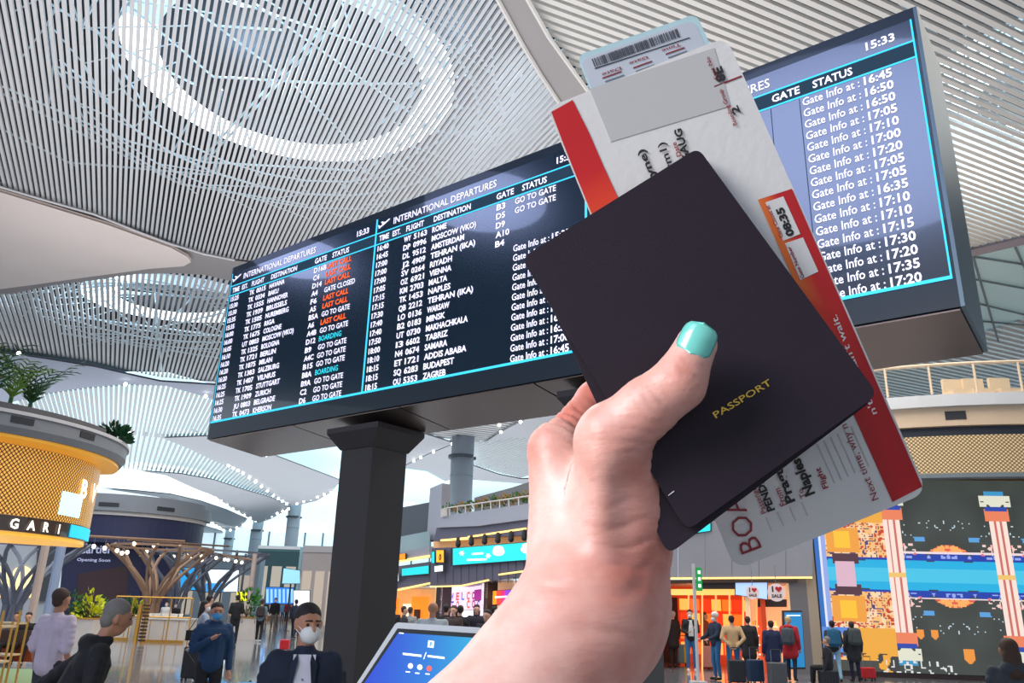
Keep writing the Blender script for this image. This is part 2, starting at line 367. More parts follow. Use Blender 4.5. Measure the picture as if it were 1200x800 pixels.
# far vaults: lit membranes and leaf panels round the columns
m_leafg = mat('leaf_panel', rgb(196, 196, 202), 0.6, noise=0.05, nscale=0.2)
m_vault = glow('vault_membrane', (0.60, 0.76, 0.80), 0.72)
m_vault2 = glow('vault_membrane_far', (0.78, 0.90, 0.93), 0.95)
m_seam = mat('vault_seam', rgb(120, 132, 140), 0.7)
def vault(poly, label, m, z=H - 0.05): return panel(poly, m, label, z=z)
def lit_vault(poly, label, nslat=0.5):
    P = px(poly, H); root = sheet([(p.x, p.y) for p in P], H + 1.0, 0, thick=0.1).build('ceiling', m_vault); tag(root, label, kind='structure')
    slats(P, D1, nslat, nslat * 0.42, 0.2, H + 0.2, 0.0, m_slat, root, 0); return root
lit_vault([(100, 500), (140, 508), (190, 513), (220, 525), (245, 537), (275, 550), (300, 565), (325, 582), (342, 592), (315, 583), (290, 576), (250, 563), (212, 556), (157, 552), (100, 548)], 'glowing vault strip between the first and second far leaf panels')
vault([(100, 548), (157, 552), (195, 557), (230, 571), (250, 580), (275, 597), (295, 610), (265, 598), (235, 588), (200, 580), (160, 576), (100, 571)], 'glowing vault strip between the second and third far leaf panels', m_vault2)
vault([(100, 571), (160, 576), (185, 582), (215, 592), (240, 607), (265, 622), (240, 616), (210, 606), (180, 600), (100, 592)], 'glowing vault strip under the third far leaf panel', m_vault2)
pa = panel([(190, 513), (242, 511), (287, 524), (320, 533), (400, 563), (387, 578), (370, 587), (352, 591), (342, 592), (325, 582), (300, 565), (275, 550), (245, 537), (220, 525)], m_leafg, 'first far leaf panel reaching down to a round column', z=H - 0.3, sag=1.2, step=4)
spots(pa, along([(268, 545), (283, 553), (303, 567), (322, 582), (336, 590)], 12) + along([(290, 527), (312, 533)], 3) + along([(348, 590), (388, 577)], 6), H - 0.9, 0.26)
pb = panel([(157, 551), (212, 555), (250, 562), (290, 575), (315, 582), (340, 592), (332, 600), (317, 608), (303, 610), (295, 609), (275, 597), (250, 580), (230, 571), (195, 557)], m_leafg, 'second far leaf panel', z=H - 0.3, sag=1.2, step=5)
spots(pb, along([(235, 572), (250, 581), (275, 598), (300, 610)], 12) + along([(305, 610), (338, 596)], 6), H - 0.9, 0.3)
pc = panel([(120, 572), (160, 575), (200, 579), (235, 587), (265, 597), (290, 608), (284, 615), (275, 621), (265, 621), (262, 620), (240, 607), (215, 592), (185, 582)], m_leafg, 'third far leaf panel', z=H - 0.3, sag=1.2, step=6)
spots(pc, along([(212, 592), (240, 608), (262, 621)], 11) + along([(270, 621), (300, 610)], 5), H - 0.9, 0.36)
pd_ = panel([(190, 601), (215, 607), (240, 616), (262, 623), (255, 630), (240, 631), (222, 622)], m_leafg, 'fourth far leaf panel', z=H - 0.3)
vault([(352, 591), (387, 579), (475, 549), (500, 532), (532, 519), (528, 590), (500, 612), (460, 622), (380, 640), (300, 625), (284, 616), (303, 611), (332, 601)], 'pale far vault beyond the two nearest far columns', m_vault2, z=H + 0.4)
pe = panel([(460, 512), (489, 505), (500, 509), (532, 519), (500, 532), (470, 547), (440, 560), (440, 520)], m_leafg, 'grey leaf panel left of the tall round column', z=H - 0.2, sag=0.6, step=3)
spots(pe, along([(485, 540), (497, 534), (530, 520)], 4), H - 0.6, 0.2)
pf = panel([(557, 520), (567, 519), (587, 506), (610, 494), (640, 480), (680, 470), (690, 520), (625, 513), (597, 513), (570, 519)], m_leafg, 'grey leaf panel right of the tall round column', z=H - 0.2, sag=0.5, step=3)
spots(pf, [(640, 481), (610, 494), (587, 506), (585, 498)], H - 0.6, 0.2)
lit_vault([(555, 521), (570, 520), (597, 514), (625, 514), (690, 522), (690, 560), (625, 557), (610, 562), (585, 556), (555, 547)], 'glowing vault right of the tall round column', 0.5)
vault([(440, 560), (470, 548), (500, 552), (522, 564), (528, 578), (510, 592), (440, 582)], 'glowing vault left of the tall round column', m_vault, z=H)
panel([(470, 548), (500, 533), (532, 520), (534, 560), (522, 564), (500, 552)], m_leafg, 'grey vault slope beside the tall round column', z=H + 0.1)
panel([(553, 545), (585, 556), (610, 561), (690, 560), (690, 575), (605, 566), (553, 562)], m_leafg, 'grey vault slope right of the tall round column', z=H + 0.1)
# pale glazed vault at right below the near vault
g1 = panel([(820, 352), (1000, 318), (1136, 297), (1200, 282), (1330, 245), (1330, 332), (1200, 374), (1150, 390), (1000, 400), (830, 400)], mat('vault_glazed', rgb(176, 205, 214), 0.35, noise=0.1, nscale=0.3, emit=(0.5, 0.72, 0.8), es=0.12), 'pale glazed vault at right behind the board', z=H)
mb = MB()
for (a, b) in (((1040, 330), (1330, 400)), ((1060, 312), (1330, 362)), ((1100, 372), (1330, 392)), ((1136, 300), (1330, 330)), ((1140, 300), (1170, 400)), ((1190, 290), (1240, 400))): mb.tube([atz(*a, H - 0.05), atz(*b, H - 0.05)], 0.05, 4)
mb.build('glazing_bar', m_seam, g1)
edge_strip([atz(u, v, H - 0.1) for u, v in ((1000, 318), (1136, 296), (1200, 281), (1330, 243))], 0.22, H - 0.1, mat('rib_plum', rgb(140, 132, 142), 0.6), g1, 'rib')
# roof deck above the vaults: dark near, glazed far
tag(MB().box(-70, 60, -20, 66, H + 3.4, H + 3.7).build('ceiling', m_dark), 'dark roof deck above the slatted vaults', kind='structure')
tag(MB().box(-110, 60, 66, 190, H + 2.2, H + 2.4).build('ceiling', m_vault), 'glazed roof deck over the far vaults', kind='structure')
# matching vaults of the same hall behind the camera (they hold the skylights mirrored in the screens)
root = tag(MB().box(-75, 40, -38, -20, H + 3, H + 3.2).build('ceiling', m_panel), 'ceiling vault behind the viewer', kind='structure')
for (x, y, r) in ((-17.6, -11.4, 7.2), (-33.0, 8.5, 2.4), (-24.5, 0.8, 2.6)):
    MB().arc((x, y), [(0.05, 18), (r, 18), (r, 18.15), (0.05, 18.15)], 0, 2 * math.pi, 40).build('round_skylight', glow('skylight_violet', (0.48, 0.58, 1.0), 5.0), root)
# far end: bright glazed wall
gw = tag(MB().box(-85, 30, 183, 184, 0, 17).build('wall_far', glow('far_glazing', (0.66, 0.82, 0.88), 0.75)), 'bright glazed end wall far down the hall', kind='structure')
mb = MB()
for k in range(28): mb.box(-85 + k * 4, -84.7 + k * 4, 182.6, 183, 0, 17)
mb.build('mullion', m_seam, gw)

# ------------------------------------------------------------------ big round columns
m_col = mat('column_grey', rgb(150, 160, 172), 0.5, noise=0.05, nscale=1)
def column(u, vtop, r, label, ztop=H, gr='round roof columns'):
    c = atz(u, vtop, ztop); root = empty('column', (c.x, c.y, 0), label, 'column', gr)
    mb = MB(); z = 0
    mb.arc((c.x, c.y), [(0.01, 0), (r, 0), (r, ztop + 0.3), (0.01, ztop + 0.3)], 0, 2 * math.pi, 28); mb.build('shaft', m_col, root, True)
    for z in (ztop * 0.55, ztop * 0.78): MB().arc((c.x, c.y), [(r, z), (r * 1.015, z), (r * 1.015, z + .08), (r, z + .08)], 0, 2 * math.pi, 28).build('joint_band', m_seam, root)
    MB().arc((c.x, c.y), [(r, ztop * .88), (r * 1.25, ztop * .88), (r * 1.25, ztop * .88 + .25), (r, ztop * .88 + .25)], 0.3, 5.6, 20).build('cable_collar', mat('collar_dark', rgb(60, 66, 74), .5), root)
    return root
column(543, 512, 1.0, 'tall round grey column behind the curved balcony, nearest of the round columns')
column(346, 592, 0.98, 'round grey column left of the black signboard pole, reaching the first far leaf panel')
column(303, 610, 0.98, 'round grey column second left of the signboard pole')
column(270, 621, 0.98, 'round grey column third left of the signboard pole, above the bulb strings')

# ------------------------------------------------------------------ departures board
BA = Vector((0.78801, -0.61566, 0)); BN = Vector((0.61566, 0.78801, 0)); BZ = Vector((0, 0, 1)); BP = Vector((-3.034886, 7.94124, 0)) + BA * 0.0
def bp(s, z, t=0.0): return BP + BA * s + BN * t + BZ * z
m_case = mat('board_case', rgb(30, 44, 54), 0.35, noise=0.08, coat=0.3)
m_side = mat('board_side', rgb(120, 138, 146), 0.42, metal=0.5)
m_under = mat('board_underside', rgb(150, 132, 124), 0.25, metal=0.85, noise=0.15, nscale=2)
m_scr = mat('screen_panel', rgb(10, 22, 32), 0.16, emit=rgb(20, 36, 52), es=0.8, coat=1.0, spec=1.0)
m_cyan = glow('screen_cyan', rgb(60, 200, 232), 1.0); m_white = glow('screen_white', rgb(236, 232, 255), 1.15)
m_hdr = glow('screen_header_fill', rgb(22, 46, 62), 1.0)
m_or = glow('screen_orange', rgb(255, 96, 24), 1.1); m_cy2 = glow('screen_boarding', rgb(40, 205, 222), 1.0)
BL = 6.77; T = 0.65
board = empty('departures_board', bp(BL / 2, 3.27, T / 2), 'wide hanging flight departures board of three dark screens side by side', 'departures board')
# case: cross section prism (front bottom lip, sloped underside)
mb = MB(); prof = [(0, 3.27), (0, 5.14), (T, 5.14), (T, 3.2)]
mb.slab([bp(0.02, z, t) for t, z in prof], BA * (BL - 0.04)); mb.build('case', m_case, board)
MB().slab([bp(BL - 0.02, z, t) for t, z in prof], BA * 0.02).build('end_plate', m_side, board, label='brushed metal end plate')
MB().slab([bp(0, z, t) for t, z in prof], BA * 0.02).build('end_plate', m_side, board, label='brushed metal end plate')
mb = MB()
for k in range(5): mb.slab([bp(0.02 + k * 1.354, 3.262, .01), bp(1.36 + k * 1.354, 3.262, .01), bp(1.36 + k * 1.354, 3.195, T - .01), bp(.02 + k * 1.354, 3.195, T - .01)], (0, 0, -0.008))
for k in range(5):
    MB().slab([bp(0.03 + k * 1.346, 3.262, .01), bp(1.36 + k * 1.346, 3.262, .01), bp(1.36 + k * 1.346, 3.195, T - .01), bp(.03 + k * 1.346, 3.195, T - .01)], (0, 0, -0.008)).build('underside_panel', m_under, board)
rows1 = ['1525 TK 0015 HAVANA|D16B|LAST CALL', '1530 TK 0334 BAKU|C4|LAST CALL', '1530 TK 1555 HANNOVER|D14|LAST CALL', '1535 TK 1939 BRUSSELS|A4|GATE CLOSED', '1535 TK 1505 NUREMBERG|F6|LAST CALL',
         '1600 TK 1775 RIGA|A5|LAST CALL', '1600 TK 1675 COLOGNE|B5A|GO TO GATE', '1605 UT 0803 MOSCOW (VKO)|A6|LAST CALL', '1610 TK 1325 BOLOGNA|A4B|GO TO GATE', '1620 TK 1721 BERLIN|D12|BOARDING', '1620 TK 1875 MILAN|B9|GO TO GATE',
         '1620 TK 1383 SALZBURG|A4C|GO TO GATE', '1625 TK 1407 VILNIUS|B15|GO TO GATE', '1625 TK 1705 STUTTGART|B8A|BOARDING', '1625 TK 1909 ZURICH|B9A|GO TO GATE', '1630 JU 0803 BELGRADE|C2|GO TO GATE', '1635 TK 0473 KHERSON|D6|GO TO GATE']
rows2 = ['1640 WY 5163 ROME|B3|GO TO GATE', '1645 DP 0996 MOSCOW (VKO)|D5|GO TO GATE', '1700 DL 9512 AMSTERDAM|D9|', '1700 J2 4909 TEHRAN (IKA)|A10|', '1700 SV 0264 RIYADH|B4|', '1705 OZ 6921 VIENNA||@15:35', '1715 KM 2703 MALTA||@15:50', '1715 TK 1453 NAPLES||@16:05',
         '1730 QB 2212 TEHRAN (IKA)||@16:20', '1740 LO 0136 WARSAW||@16:30', '1740 B2 0183 MINSK||@16:30', '1750 UT 0730 MAKHACHKALA||@16:35', '1800 I3 6602 TABRIZ||@16:40', '1810 N4 0674 SAMARA||@16:40', '1815 ET 1721 ADDIS ABABA||@16:50', '1815 SQ 6283 BUDAPEST||@17:00', '1815 OU 5353 ZAGREB||@16:45']
g3 = '16:45 16:50 16:50 17:05 17:10 17:00 17:20 17:05 17:05 16:35 17:10 17:10 17:15 17:30 17:20 17:35 17:20'.split()
for k in range(3):
    s0 = 0.03 + k * 2.235; t0 = -0.004
    scr = MB().slab([bp(s0, 3.43, -0.006), bp(s0 + 2.235, 3.43, -0.006), bp(s0 + 2.235, 5.06, -0.006), bp(s0, 5.06, -0.006)], BN * 0.004).build('screen', m_scr, board)
    lt = MB(); th = 0.010; tf = -0.008
    def ln(a0, z0, a1, z1): lt.quad(bp(s0 + a0, z0, tf), bp(s0 + a1, z0, tf), bp(s0 + a1, z1, tf), bp(s0 + a0, z1, tf))
    ln(0, 3.425, 2.235, 3.445); ln(0, 3.43, th, 5.06); ln(2.225, 3.43, 2.235, 5.06); ln(0, 4.905, 2.235, 4.917); ln(0, 4.795, 2.235, 4.807)
    lt.build('screen_lines', m_cyan, scr)
    h = MB(); h.quad(bp(s0 + .01, 4.807, -.007), bp(s0 + 2.225, 4.807, -.007), bp(s0 + 2.225, 4.905, -.007), bp(s0 + .01, 4.905, -.007)); h.build('header_band', m_hdr, scr)
    if k == 2:
        gl = MB()
        for a in (0.45, 1.0, 1.38, 1.56): gl.quad(bp(s0 + a, 3.45, tf), bp(s0 + a + .004, 3.45, tf), bp(s0 + a + .004, 4.79, tf), bp(s0 + a, 4.79, tf))
        gl.build('column_rules', m_hdr, scr)
    WT, OR, CY = [], [], []
    def tx(L, t, s, z, h, w=None, b=0.022): L.append((t, bp(s0 + s, z - h / 2, tf - .002), BA, BZ, h, w, b, 'l'))
    tx(WT, 'INTERNATIONAL DEPARTURES', 0.22, 4.985, 0.066, 1.17, 0.006); tx(WT, '15:33', 1.975, 4.985, 0.056, 0.16)
    for t, s, w in (('TIME', .05, .125), ('EST.', .22, .1), ('FLIGHT', .39, .21), ('DESTINATION', .715, .41), ('GATE', 1.395, .175), ('STATUS', 1.65, .235)): tx(WT, t, s, 4.856, .054, w, 0.02)
    for i in range(17):
        z = 4.757 - i * 0.0803; hh = 0.052
        if k < 2:
            left, gate, st = (rows1 if k == 0 else rows2)[i].split('|'); tm, cr, no, de = left.split(' ', 3)
            ROW = []; tx(ROW, tm[:2] + ':' + tm[2:], .04, z, hh, .14); tx(ROW, cr, .37, z, hh, .085); tx(ROW, no, .488, z, hh, .155); tx(ROW, de, .705, z, hh, len(de) * .0405)
            tx(ROW, gate, 1.40, z, hh, .045 * max(1, len(gate)) if gate else None)
        else: st = '@' + g3[i]; ROW = []
        if st.startswith('@'):
            tx(ROW, 'Gate Info at :', 1.58, z, .056, .335, .008); tx(ROW, st[1:], 1.94, z, .056, .155)
        elif st: tx({'L': OR, 'B': CY}.get(st[0], ROW), st, 1.585, z, hh, len(st) * .0385, 0.02 if st[0] == 'L' else .012)
        text_mesh(ROW, m_white, 'flight_row', scr)['kind'] = 'stuff'
    text_mesh(WT, m_white, 'header_text', scr)['kind'] = 'stuff'
    if OR: text_mesh(OR, m_or, 'last_call_text', scr)['kind'] = 'stuff'; text_mesh(CY, m_cy2, 'boarding_text', scr)['kind'] = 'stuff'
    # small aircraft symbol
    a = MB(); c0 = bp(s0 + .1, 4.975, tf - .002); sc = 0.075
    for poly in ([(-.9, -.25), (.75, .45), (.95, .62), (.7, .62), (-.95, -.08)], [(-.1, .05), (-.62, .55), (-.42, .6), (.28, .3)], [(-.85, -.15), (-1.1, .22), (-.98, .28), (-.65, 0)]):
        a.add([c0 + BA * (x * sc) + BZ * (y * sc) for x, y in poly], [tuple(range(len(poly)))])
    a.build('aircraft_symbol', m_white, scr)
# poles with flared caps
m_pole = mat('pole_black', rgb(50, 44, 44), 0.45, noise=0.1, nscale=1.5)
for i, sc_ in enumerate((2.11, 4.54)):
    c = bp(sc_, 0, 0.33); r = empty('board_pole', c, ['square black pole with flared cap carrying the left half of the departures board', 'square black pole behind the wrist, carrying the right half of the board'][i], 'pole', 'poles under the departures board')
    def sq(s, ha, hn, z): return [c + BA * (x * ha) + BN * (y * hn) + BZ * z for x, y in ((-1, -1), (1, -1), (1, 1), (-1, 1))]
    MB().hexa(sq(0, .195, .20, 0) + sq(0, .195, .20, 3.03)).build('shaft', m_pole, r)
    MB().hexa(sq(0, .205, .21, 3.0) + sq(0, .32, .28, 3.14)).hexa(sq(0, .32, .28, 3.14) + sq(0, .32, .28, 3.185)).build('cap', m_pole, r)
    MB().hexa(sq(0, .26, .30, 0) + sq(0, .26, .30, 0.03)).build('base_plate', m_pole, r)

# ------------------------------------------------------------------ round jewellery kiosk at left
RS = 0.83; az = math.radians(-36); KC = (22 * math.sin(az), 22 * math.cos(az)); A0, A1 = math.radians(-130), math.radians(40)
m_roofg = mat('kiosk_roof_grey', rgb(132, 136, 142), 0.5, noise=0.06); m_roofd = mat('kiosk_parapet', rgb(92, 90, 94), 0.7, noise=0.1)
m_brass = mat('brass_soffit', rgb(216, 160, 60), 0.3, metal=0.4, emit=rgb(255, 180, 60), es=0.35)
def lattice(name='gold_lattice', center=KC, k1=120, k2=32, dark=rgb(84, 46, 14), light=rgb(246, 184, 84), es=.55):
    m = bpy.data.materials.new(name); m.use_nodes = True; nt = m.node_tree; b = nt.nodes['Principled BSDF']
    tc = nt.nodes.new('ShaderNodeTexCoord'); 
    sx = nt.nodes.new('ShaderNodeSeparateXYZ'); nt.links.new(tc.outputs['Object'], sx.inputs[0])
    def M(op, a, b_=None):
        q = nt.nodes.new('ShaderNodeMath'); q.operation = op
        for i, w in enumerate((a, b_)):
            if w is None: continue
            if isinstance(w, (int, float)): q.inputs[i].default_value = w
            else: nt.links.new(w, q.inputs[i])
        return q.outputs[0]
    an = M('ARCTAN2', M('SUBTRACT', sx.outputs[1], center[1]), M('SUBTRACT', sx.outputs[0], center[0]))
    p1 = M('SINE', M('ADD', M('MULTIPLY', an, k1), M('MULTIPLY', sx.outputs[2], k2))); p2 = M('SINE', M('SUBTRACT', M('MULTIPLY', an, k1), M('MULTIPLY', sx.outputs[2], k2)))
    dots = M('ABSOLUTE', M('MULTIPLY', p1, p2))
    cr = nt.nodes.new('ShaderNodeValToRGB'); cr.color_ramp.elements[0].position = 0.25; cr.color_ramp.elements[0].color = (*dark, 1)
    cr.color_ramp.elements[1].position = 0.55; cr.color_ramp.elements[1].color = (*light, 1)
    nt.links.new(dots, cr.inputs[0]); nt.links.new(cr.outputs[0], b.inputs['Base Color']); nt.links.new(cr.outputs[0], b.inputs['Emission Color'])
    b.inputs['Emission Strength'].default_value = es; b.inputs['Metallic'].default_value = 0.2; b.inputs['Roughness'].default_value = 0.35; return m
k = empty('jewellery_kiosk', (KC[0], KC[1], 0), 'round kiosk with glowing gold lattice drum, brand sign and grey roof ring', 'kiosk')
def ringpart(name, prof, m, a0=A0, a1=A1, n=64, par=k): return MB().arc(KC, [(r_ * RS, z_) for r_, z_ in prof], a0, a1, n).build(name, m, par)
ringpart('roof_ring', [(4.0, 4.72), (4.68, 4.72), (4.78, 4.85), (4.78, 5.16), (4.0, 5.16)], m_roofg)
ringpart('roof_trim', [(4.78, 5.10), (4.83, 5.10), (4.83, 5.17), (4.6, 5.17), (4.6, 5.165), (4.78, 5.165)], m_slat)
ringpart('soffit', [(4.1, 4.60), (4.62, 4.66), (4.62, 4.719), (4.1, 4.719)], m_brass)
ringpart('parapet', [(4.2, 5.17), (4.55, 5.17), (4.55, 5.33), (4.2, 5.33)], m_roofd, a1=math.radians(2))
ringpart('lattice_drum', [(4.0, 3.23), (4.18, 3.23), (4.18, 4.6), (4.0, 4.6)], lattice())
ringpart('sign_band', [(3.95, 2.92), (4.16, 2.92), (4.16, 3.22), (3.95, 3.22)], mat('sign_band_brown', rgb(62, 44, 34), 0.3, coat=.5))
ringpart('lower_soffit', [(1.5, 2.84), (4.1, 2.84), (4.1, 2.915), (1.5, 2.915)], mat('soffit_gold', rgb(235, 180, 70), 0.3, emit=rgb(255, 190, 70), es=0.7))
for a in (-66, -50, -34, -12):   # vents in the roof ring
    w = math.radians(a); MB().arc(KC, [(4.775 * RS, 4.93), (4.80 * RS, 4.93), (4.80 * RS, 5.06), (4.775 * RS, 5.06)], w - .055, w + .055, 6).build('roof_vent', mat('vent_dark', rgb(44, 46, 52), .6), k)
MB().arc(KC, [(0.02, 1.0), (1.5, 1.0), (1.5, 4.7), (0.02, 4.7)], 0, 2 * math.pi, 30).build('core', m_brass, k)
MB().arc(KC, [(0.02, 0), (1.9, 0), (1.9, 1.0), (0.02, 1.0)], 0, 2 * math.pi, 30).build('counter', mat('kiosk_counter', rgb(200, 170, 120), .4), k)
def arc_text(t, r, a, z, h, name, par, spacing, m):
    r = r * RS
    for ch in t:
        w = math.radians(a)
        if ch != ' ':
            o = Vector((KC[0] + r * math.cos(w), KC[1] + r * math.sin(w), z)); text_mesh([(ch, o, (-math.sin(w), math.cos(w), 0), BZ, h, None, .03, 'c')], m, name, par)
        a += spacing
m_let = glow('sign_letters', rgb(255, 246, 228), 1.4)
arc_text('BVLGARI', 4.20, -44.2, 2.975, .19, 'letter', k, 6.2, m_let)
arc_text('BV', 4.22, 3.5, 3.80, .40, 'letter', k, 11, m_let)
ringpart('display_screen', [(4.17, 2.94), (4.20, 2.94), (4.20, 3.20), (4.17, 3.20)], glow('aqua_screen', rgb(40, 190, 225), .9), math.radians(0), math.radians(26), 8)
ringpart('display_screen', [(4.185, 3.36), (4.21, 3.36), (4.21, 3.85), (4.185, 3.85)], glow('pale_screen', rgb(190, 238, 245), 1.0), math.radians(-9), math.radians(4), 8)
# planting on the kiosk roof
m_leaf = mat('palm_leaf', rgb(34, 86, 46), 0.5, noise=0.35, nscale=3); m_leaf2 = mat('palm_leaf_light', rgb(96, 138, 50), 0.5, noise=0.3, nscale=3)
def frond(mb, base, d, L, nl, droop):
    d = Vector(d).normalized(); pts = []; p = Vector(base)
    for i in range(9):
        t = i / 8; pts.append(p.copy()); p = p + (d * (.35 + t) + Vector((0, 0, 1.5 - droop * t * 1.7))) .normalized() * (L / 8)
    mb.tube(pts, [.014 * (1 - .08 * i) for i in range(9)], 4)
    side = d.cross(BZ).normalized()
    for i in range(1, 9):
        for sgn in (-1, 1):
            q = pts[i]; tip = q + (side * sgn * .8 + (pts[i] - pts[i - 1]).normalized() * .9 + Vector((0, 0, -.3))).normalized() * L * .26
            wv = (pts[i] - pts[i - 1]).normalized() * .022; mid = (q + tip) / 2 + Vector((0, 0, .02))
            mb.add([q - wv, q + wv, mid + wv * .9, tip, mid - wv * .9], [(0, 1, 2, 3, 4)])
def palm(u, v0, v1, dist, lab, n, mt, L, nm='palm'):
    b = horiz(u, v0, dist); root = empty(nm, b, lab, 'plant', 'plants on the round kiosk roof')
    MB().tube([b, b + BZ * .25], .04, 6).build('stem', m_leaf, root)
    for i in range(n):
        w = i * 2.4 + u; mb = MB(); frond(mb, b + BZ * .15, (math.cos(w), math.sin(w), 0.0), L * random.uniform(.75, 1.1), 8, random.uniform(.35, 1.1)); mb.build('frond', mt, root)
palm(33, 486, 430, 19.2, 'feathery dark green palm at the centre of the kiosk roof', 13, m_leaf, 1.15)
palm(10, 480, 430, 18.9, 'palm with lighter upright leaves at the left end of the kiosk roof', 8, m_leaf2, 1.25)
palm(-14, 476, 430, 18.7, 'palm partly cut off by the left frame edge', 9, m_leaf, 1.3)
def bush(c, r, lab, grp, mt=m_leaf, n=110, h=1.0, nm='shrub'):
    root = empty(nm, c, lab, 'plant', grp); mb = MB(); c = Vector(c)
    for i in range(n):
        d = Vector((random.gauss(0, 1), random.gauss(0, 1), abs(random.gauss(0, .9)))).normalized(); p = c + Vector((d.x * r, d.y * r, d.z * r * h)) * random.uniform(.55, 1)
        a = d.cross(Vector((random.random(), random.random(), random.random()))).normalized() * r * .22; b = d * r * .3
        mb.add([p - a * .4, p + b * .5 - a * .5, p + b, p + b * .5 + a * .5, p + a * .4], [(0, 1, 2, 3, 4)])
    mb.build('foliage', mt, root)['kind'] = 'stuff'
    st = MB()
    for i in range(5): st.tube([c, c + Vector((random.uniform(-.5, .5) * r, random.uniform(-.5, .5) * r, r * .7))], r * .03, 4)
    st.build('stem', mat('stem_brown', rgb(80, 64, 40), .8), root)
bush(Vector((KC[0] + 4.5 * RS * math.cos(math.radians(12)), KC[1] + 4.5 * RS * math.sin(math.radians(12)), 5.18)), .40, 'small dense green shrub at the right end of the kiosk roof', 'plants on the round kiosk roof', n=320, h=1.1)

# ------------------------------------------------------------------ rounded dark blue boutique behind
m_navy = mat('boutique_navy', rgb(38, 42, 78), 0.5, noise=0.08, nscale=.6); m_violet = mat('boutique_violet', rgb(50, 54, 112), 0.5)
BY = 45.0; bt = empty('boutique', aty(130, 705, BY) * 1.0, 'dark blue rounded boutique under construction hoarding with pale script sign', 'shop'); 
pl = wallplane(40, 43.0, 168, 45); n_ = pl.n
def slabpx(name, pl, pts, th, m, par, off=0.0, label=None):
    return MB().slab([pl(u, v, off) for u, v in pts], -pl.n * th).build(name, m, par, label=label)
slabpx('hoarding', pl, [(66, 736), (76, 630), (168, 634), (160, 736)], .3, m_navy, bt)
slabpx('hoarding_side', wallplane(160, 45, 240, 51), [(160, 736), (168, 634), (212, 642), (204, 734)], .3, m_violet, bt)
slabpx('dark_opening', pl, [(90, 700), (92, 672), (150, 662), (150, 735), (88, 735)], .05, mat('opening_brown', rgb(66, 44, 50), .5), bt, .06)
CB = horiz(130, 640, 50); cb = (CB.x - 0.5, CB.y + 2)
def cring(name, r0, r1, z0, z1, m): return MB().arc(cb, [(r0, z0), (r1, z0), (r1, z1), (r0, z1)], math.radians(-150), math.radians(20), 30).build(name, m, bt)
cring('upper_wall', 4.1, 4.4, 4.4, 6.0, m_navy); cring('roof_rim', 4.1, 4.7, 6.0, 6.6, m_roofg); cring('rim_light_strip', 4.2, 4.5, 5.8, 6.0, m_slatw); cring('parapet', 4.1, 4.4, 6.6, 6.9, m_roofg)
for a in (-75, -40): MB().arc(cb, [(4.7, 6.2), (4.73, 6.2), (4.73, 6.4), (4.7, 6.4)], math.radians(a - 6), math.radians(a + 6), 4).build('roof_vent', mat('vent_dark', rgb(44, 46, 52), .6), bt)
def textpx(pl, t, p0, p1, hpx, m, name, par, off=.05, bold=.015):
    a = pl(*p0, off); b = pl(*p1, off); d = b - a; up = pl.n.cross(d).normalized()
    if up.z < 0: up = -up
    sc = (pl(p0[0], p0[1] - hpx, off) - a).length
    o = text_mesh([(t, a, d, up, sc, d.length, bold, 'l')], m, name, par); return o
textpx(pl, 'Cartier', (91, 648), (131, 648), 10, glow('pale_sign', rgb(170, 176, 205), .8), 'sign_lettering', bt)['kind'] = 'stuff'
textpx(pl, 'Opening Soon', (90, 657), (129, 658), 3.6, glow('pale_sign', rgb(170, 176, 205), .8), 'sign_lettering', bt)['kind'] = 'stuff'
# grey service wall left of it
pw = wallplane(-40, 36, 70, 36)
sw = empty('service_wall', aty(30, 705, 36), 'grey white shop wall with arched lit windows behind the gold frames', 'shop')
slabpx('wall_panel', pw, [(-60, 745), (-60, 625), (66, 628), (60, 745)], .3, mat('wall_pale', rgb(178, 184, 190), .6, noise=.08), sw)
for (u, w) in ((26, 11), (1, 9), (-24, 9)):
    pts = [(u - w, 700)] + [(u - w * math.cos(t * math.pi / 8), 672 - 9 * math.sin(t * math.pi / 8)) for t in range(9)] + [(u + w, 700)]
    slabpx('arched_window', pw, pts, .05, glow('warm_window', rgb(255, 226, 160), 1.0), sw, .08)
slabpx('dark_frame', pw, [(40, 704), (44, 640), (66, 640), (62, 704)], .1, mat('frame_dark', rgb(70, 74, 80), .5), sw, .1)
p = aty(52, 740, 30); p2 = aty(66, 640, 30)
tag(MB().tube([Vector((p.x, p.y, 0)), Vector((p.x, p.y, 4.2))], .16, 12).build('post', mat('post_blue', rgb(150, 165, 190), .4)), 'pale blue round post at the left edge of the navy boutique', 'post')

# ------------------------------------------------------------------ cafe: timber tree pergola, bulbs, counters
m_tim = mat('pergola_timber', rgb(150, 118, 94), 0.6, noise=0.2, nscale=5); m_timg = mat('pergola_grey', rgb(108, 112, 126), 0.55, noise=.15)
m_bulb = glow('bulb', (1.0, 0.86, 0.62), 3.0); m_gold = mat('gold_rail', rgb(206, 156, 70), 0.35, metal=0.6)
def tree(u, v, Y, label, m, hgt, spread, n=7):
    b = aty(u, v, Y); b.z = 0; root = empty('tree_pergola', b, label, 'pergola', 'branching pergola trees of the cafe')
    for i in range(n):
        w = 2 * math.pi * i / n + .3; r0 = .38
        def P(t, tw): rr = r0 + spread * max(0, t - .35) ** 1.7 * 2.2 - .12 * math.sin(t * 5); return b + Vector((math.cos(w + tw) * rr, math.sin(w + tw) * rr, t * hgt))
        for sgn in (-1, 1):
            MB().tube([P(t / 8, sgn * t / 8 * 1.15) for t in range(9)], .075, 5).build('branch', m, root)
    for zz in (hgt * .985,):
        MB().arc((b.x, b.y), [(spread * 1.02 + .3, zz), (spread * 1.02 + .42, zz), (spread * 1.02 + .42, zz + .1), (spread * 1.02 + .3, zz + .1)], 0, 2 * math.pi, 20).build('crown_ring', m, root)
    return root
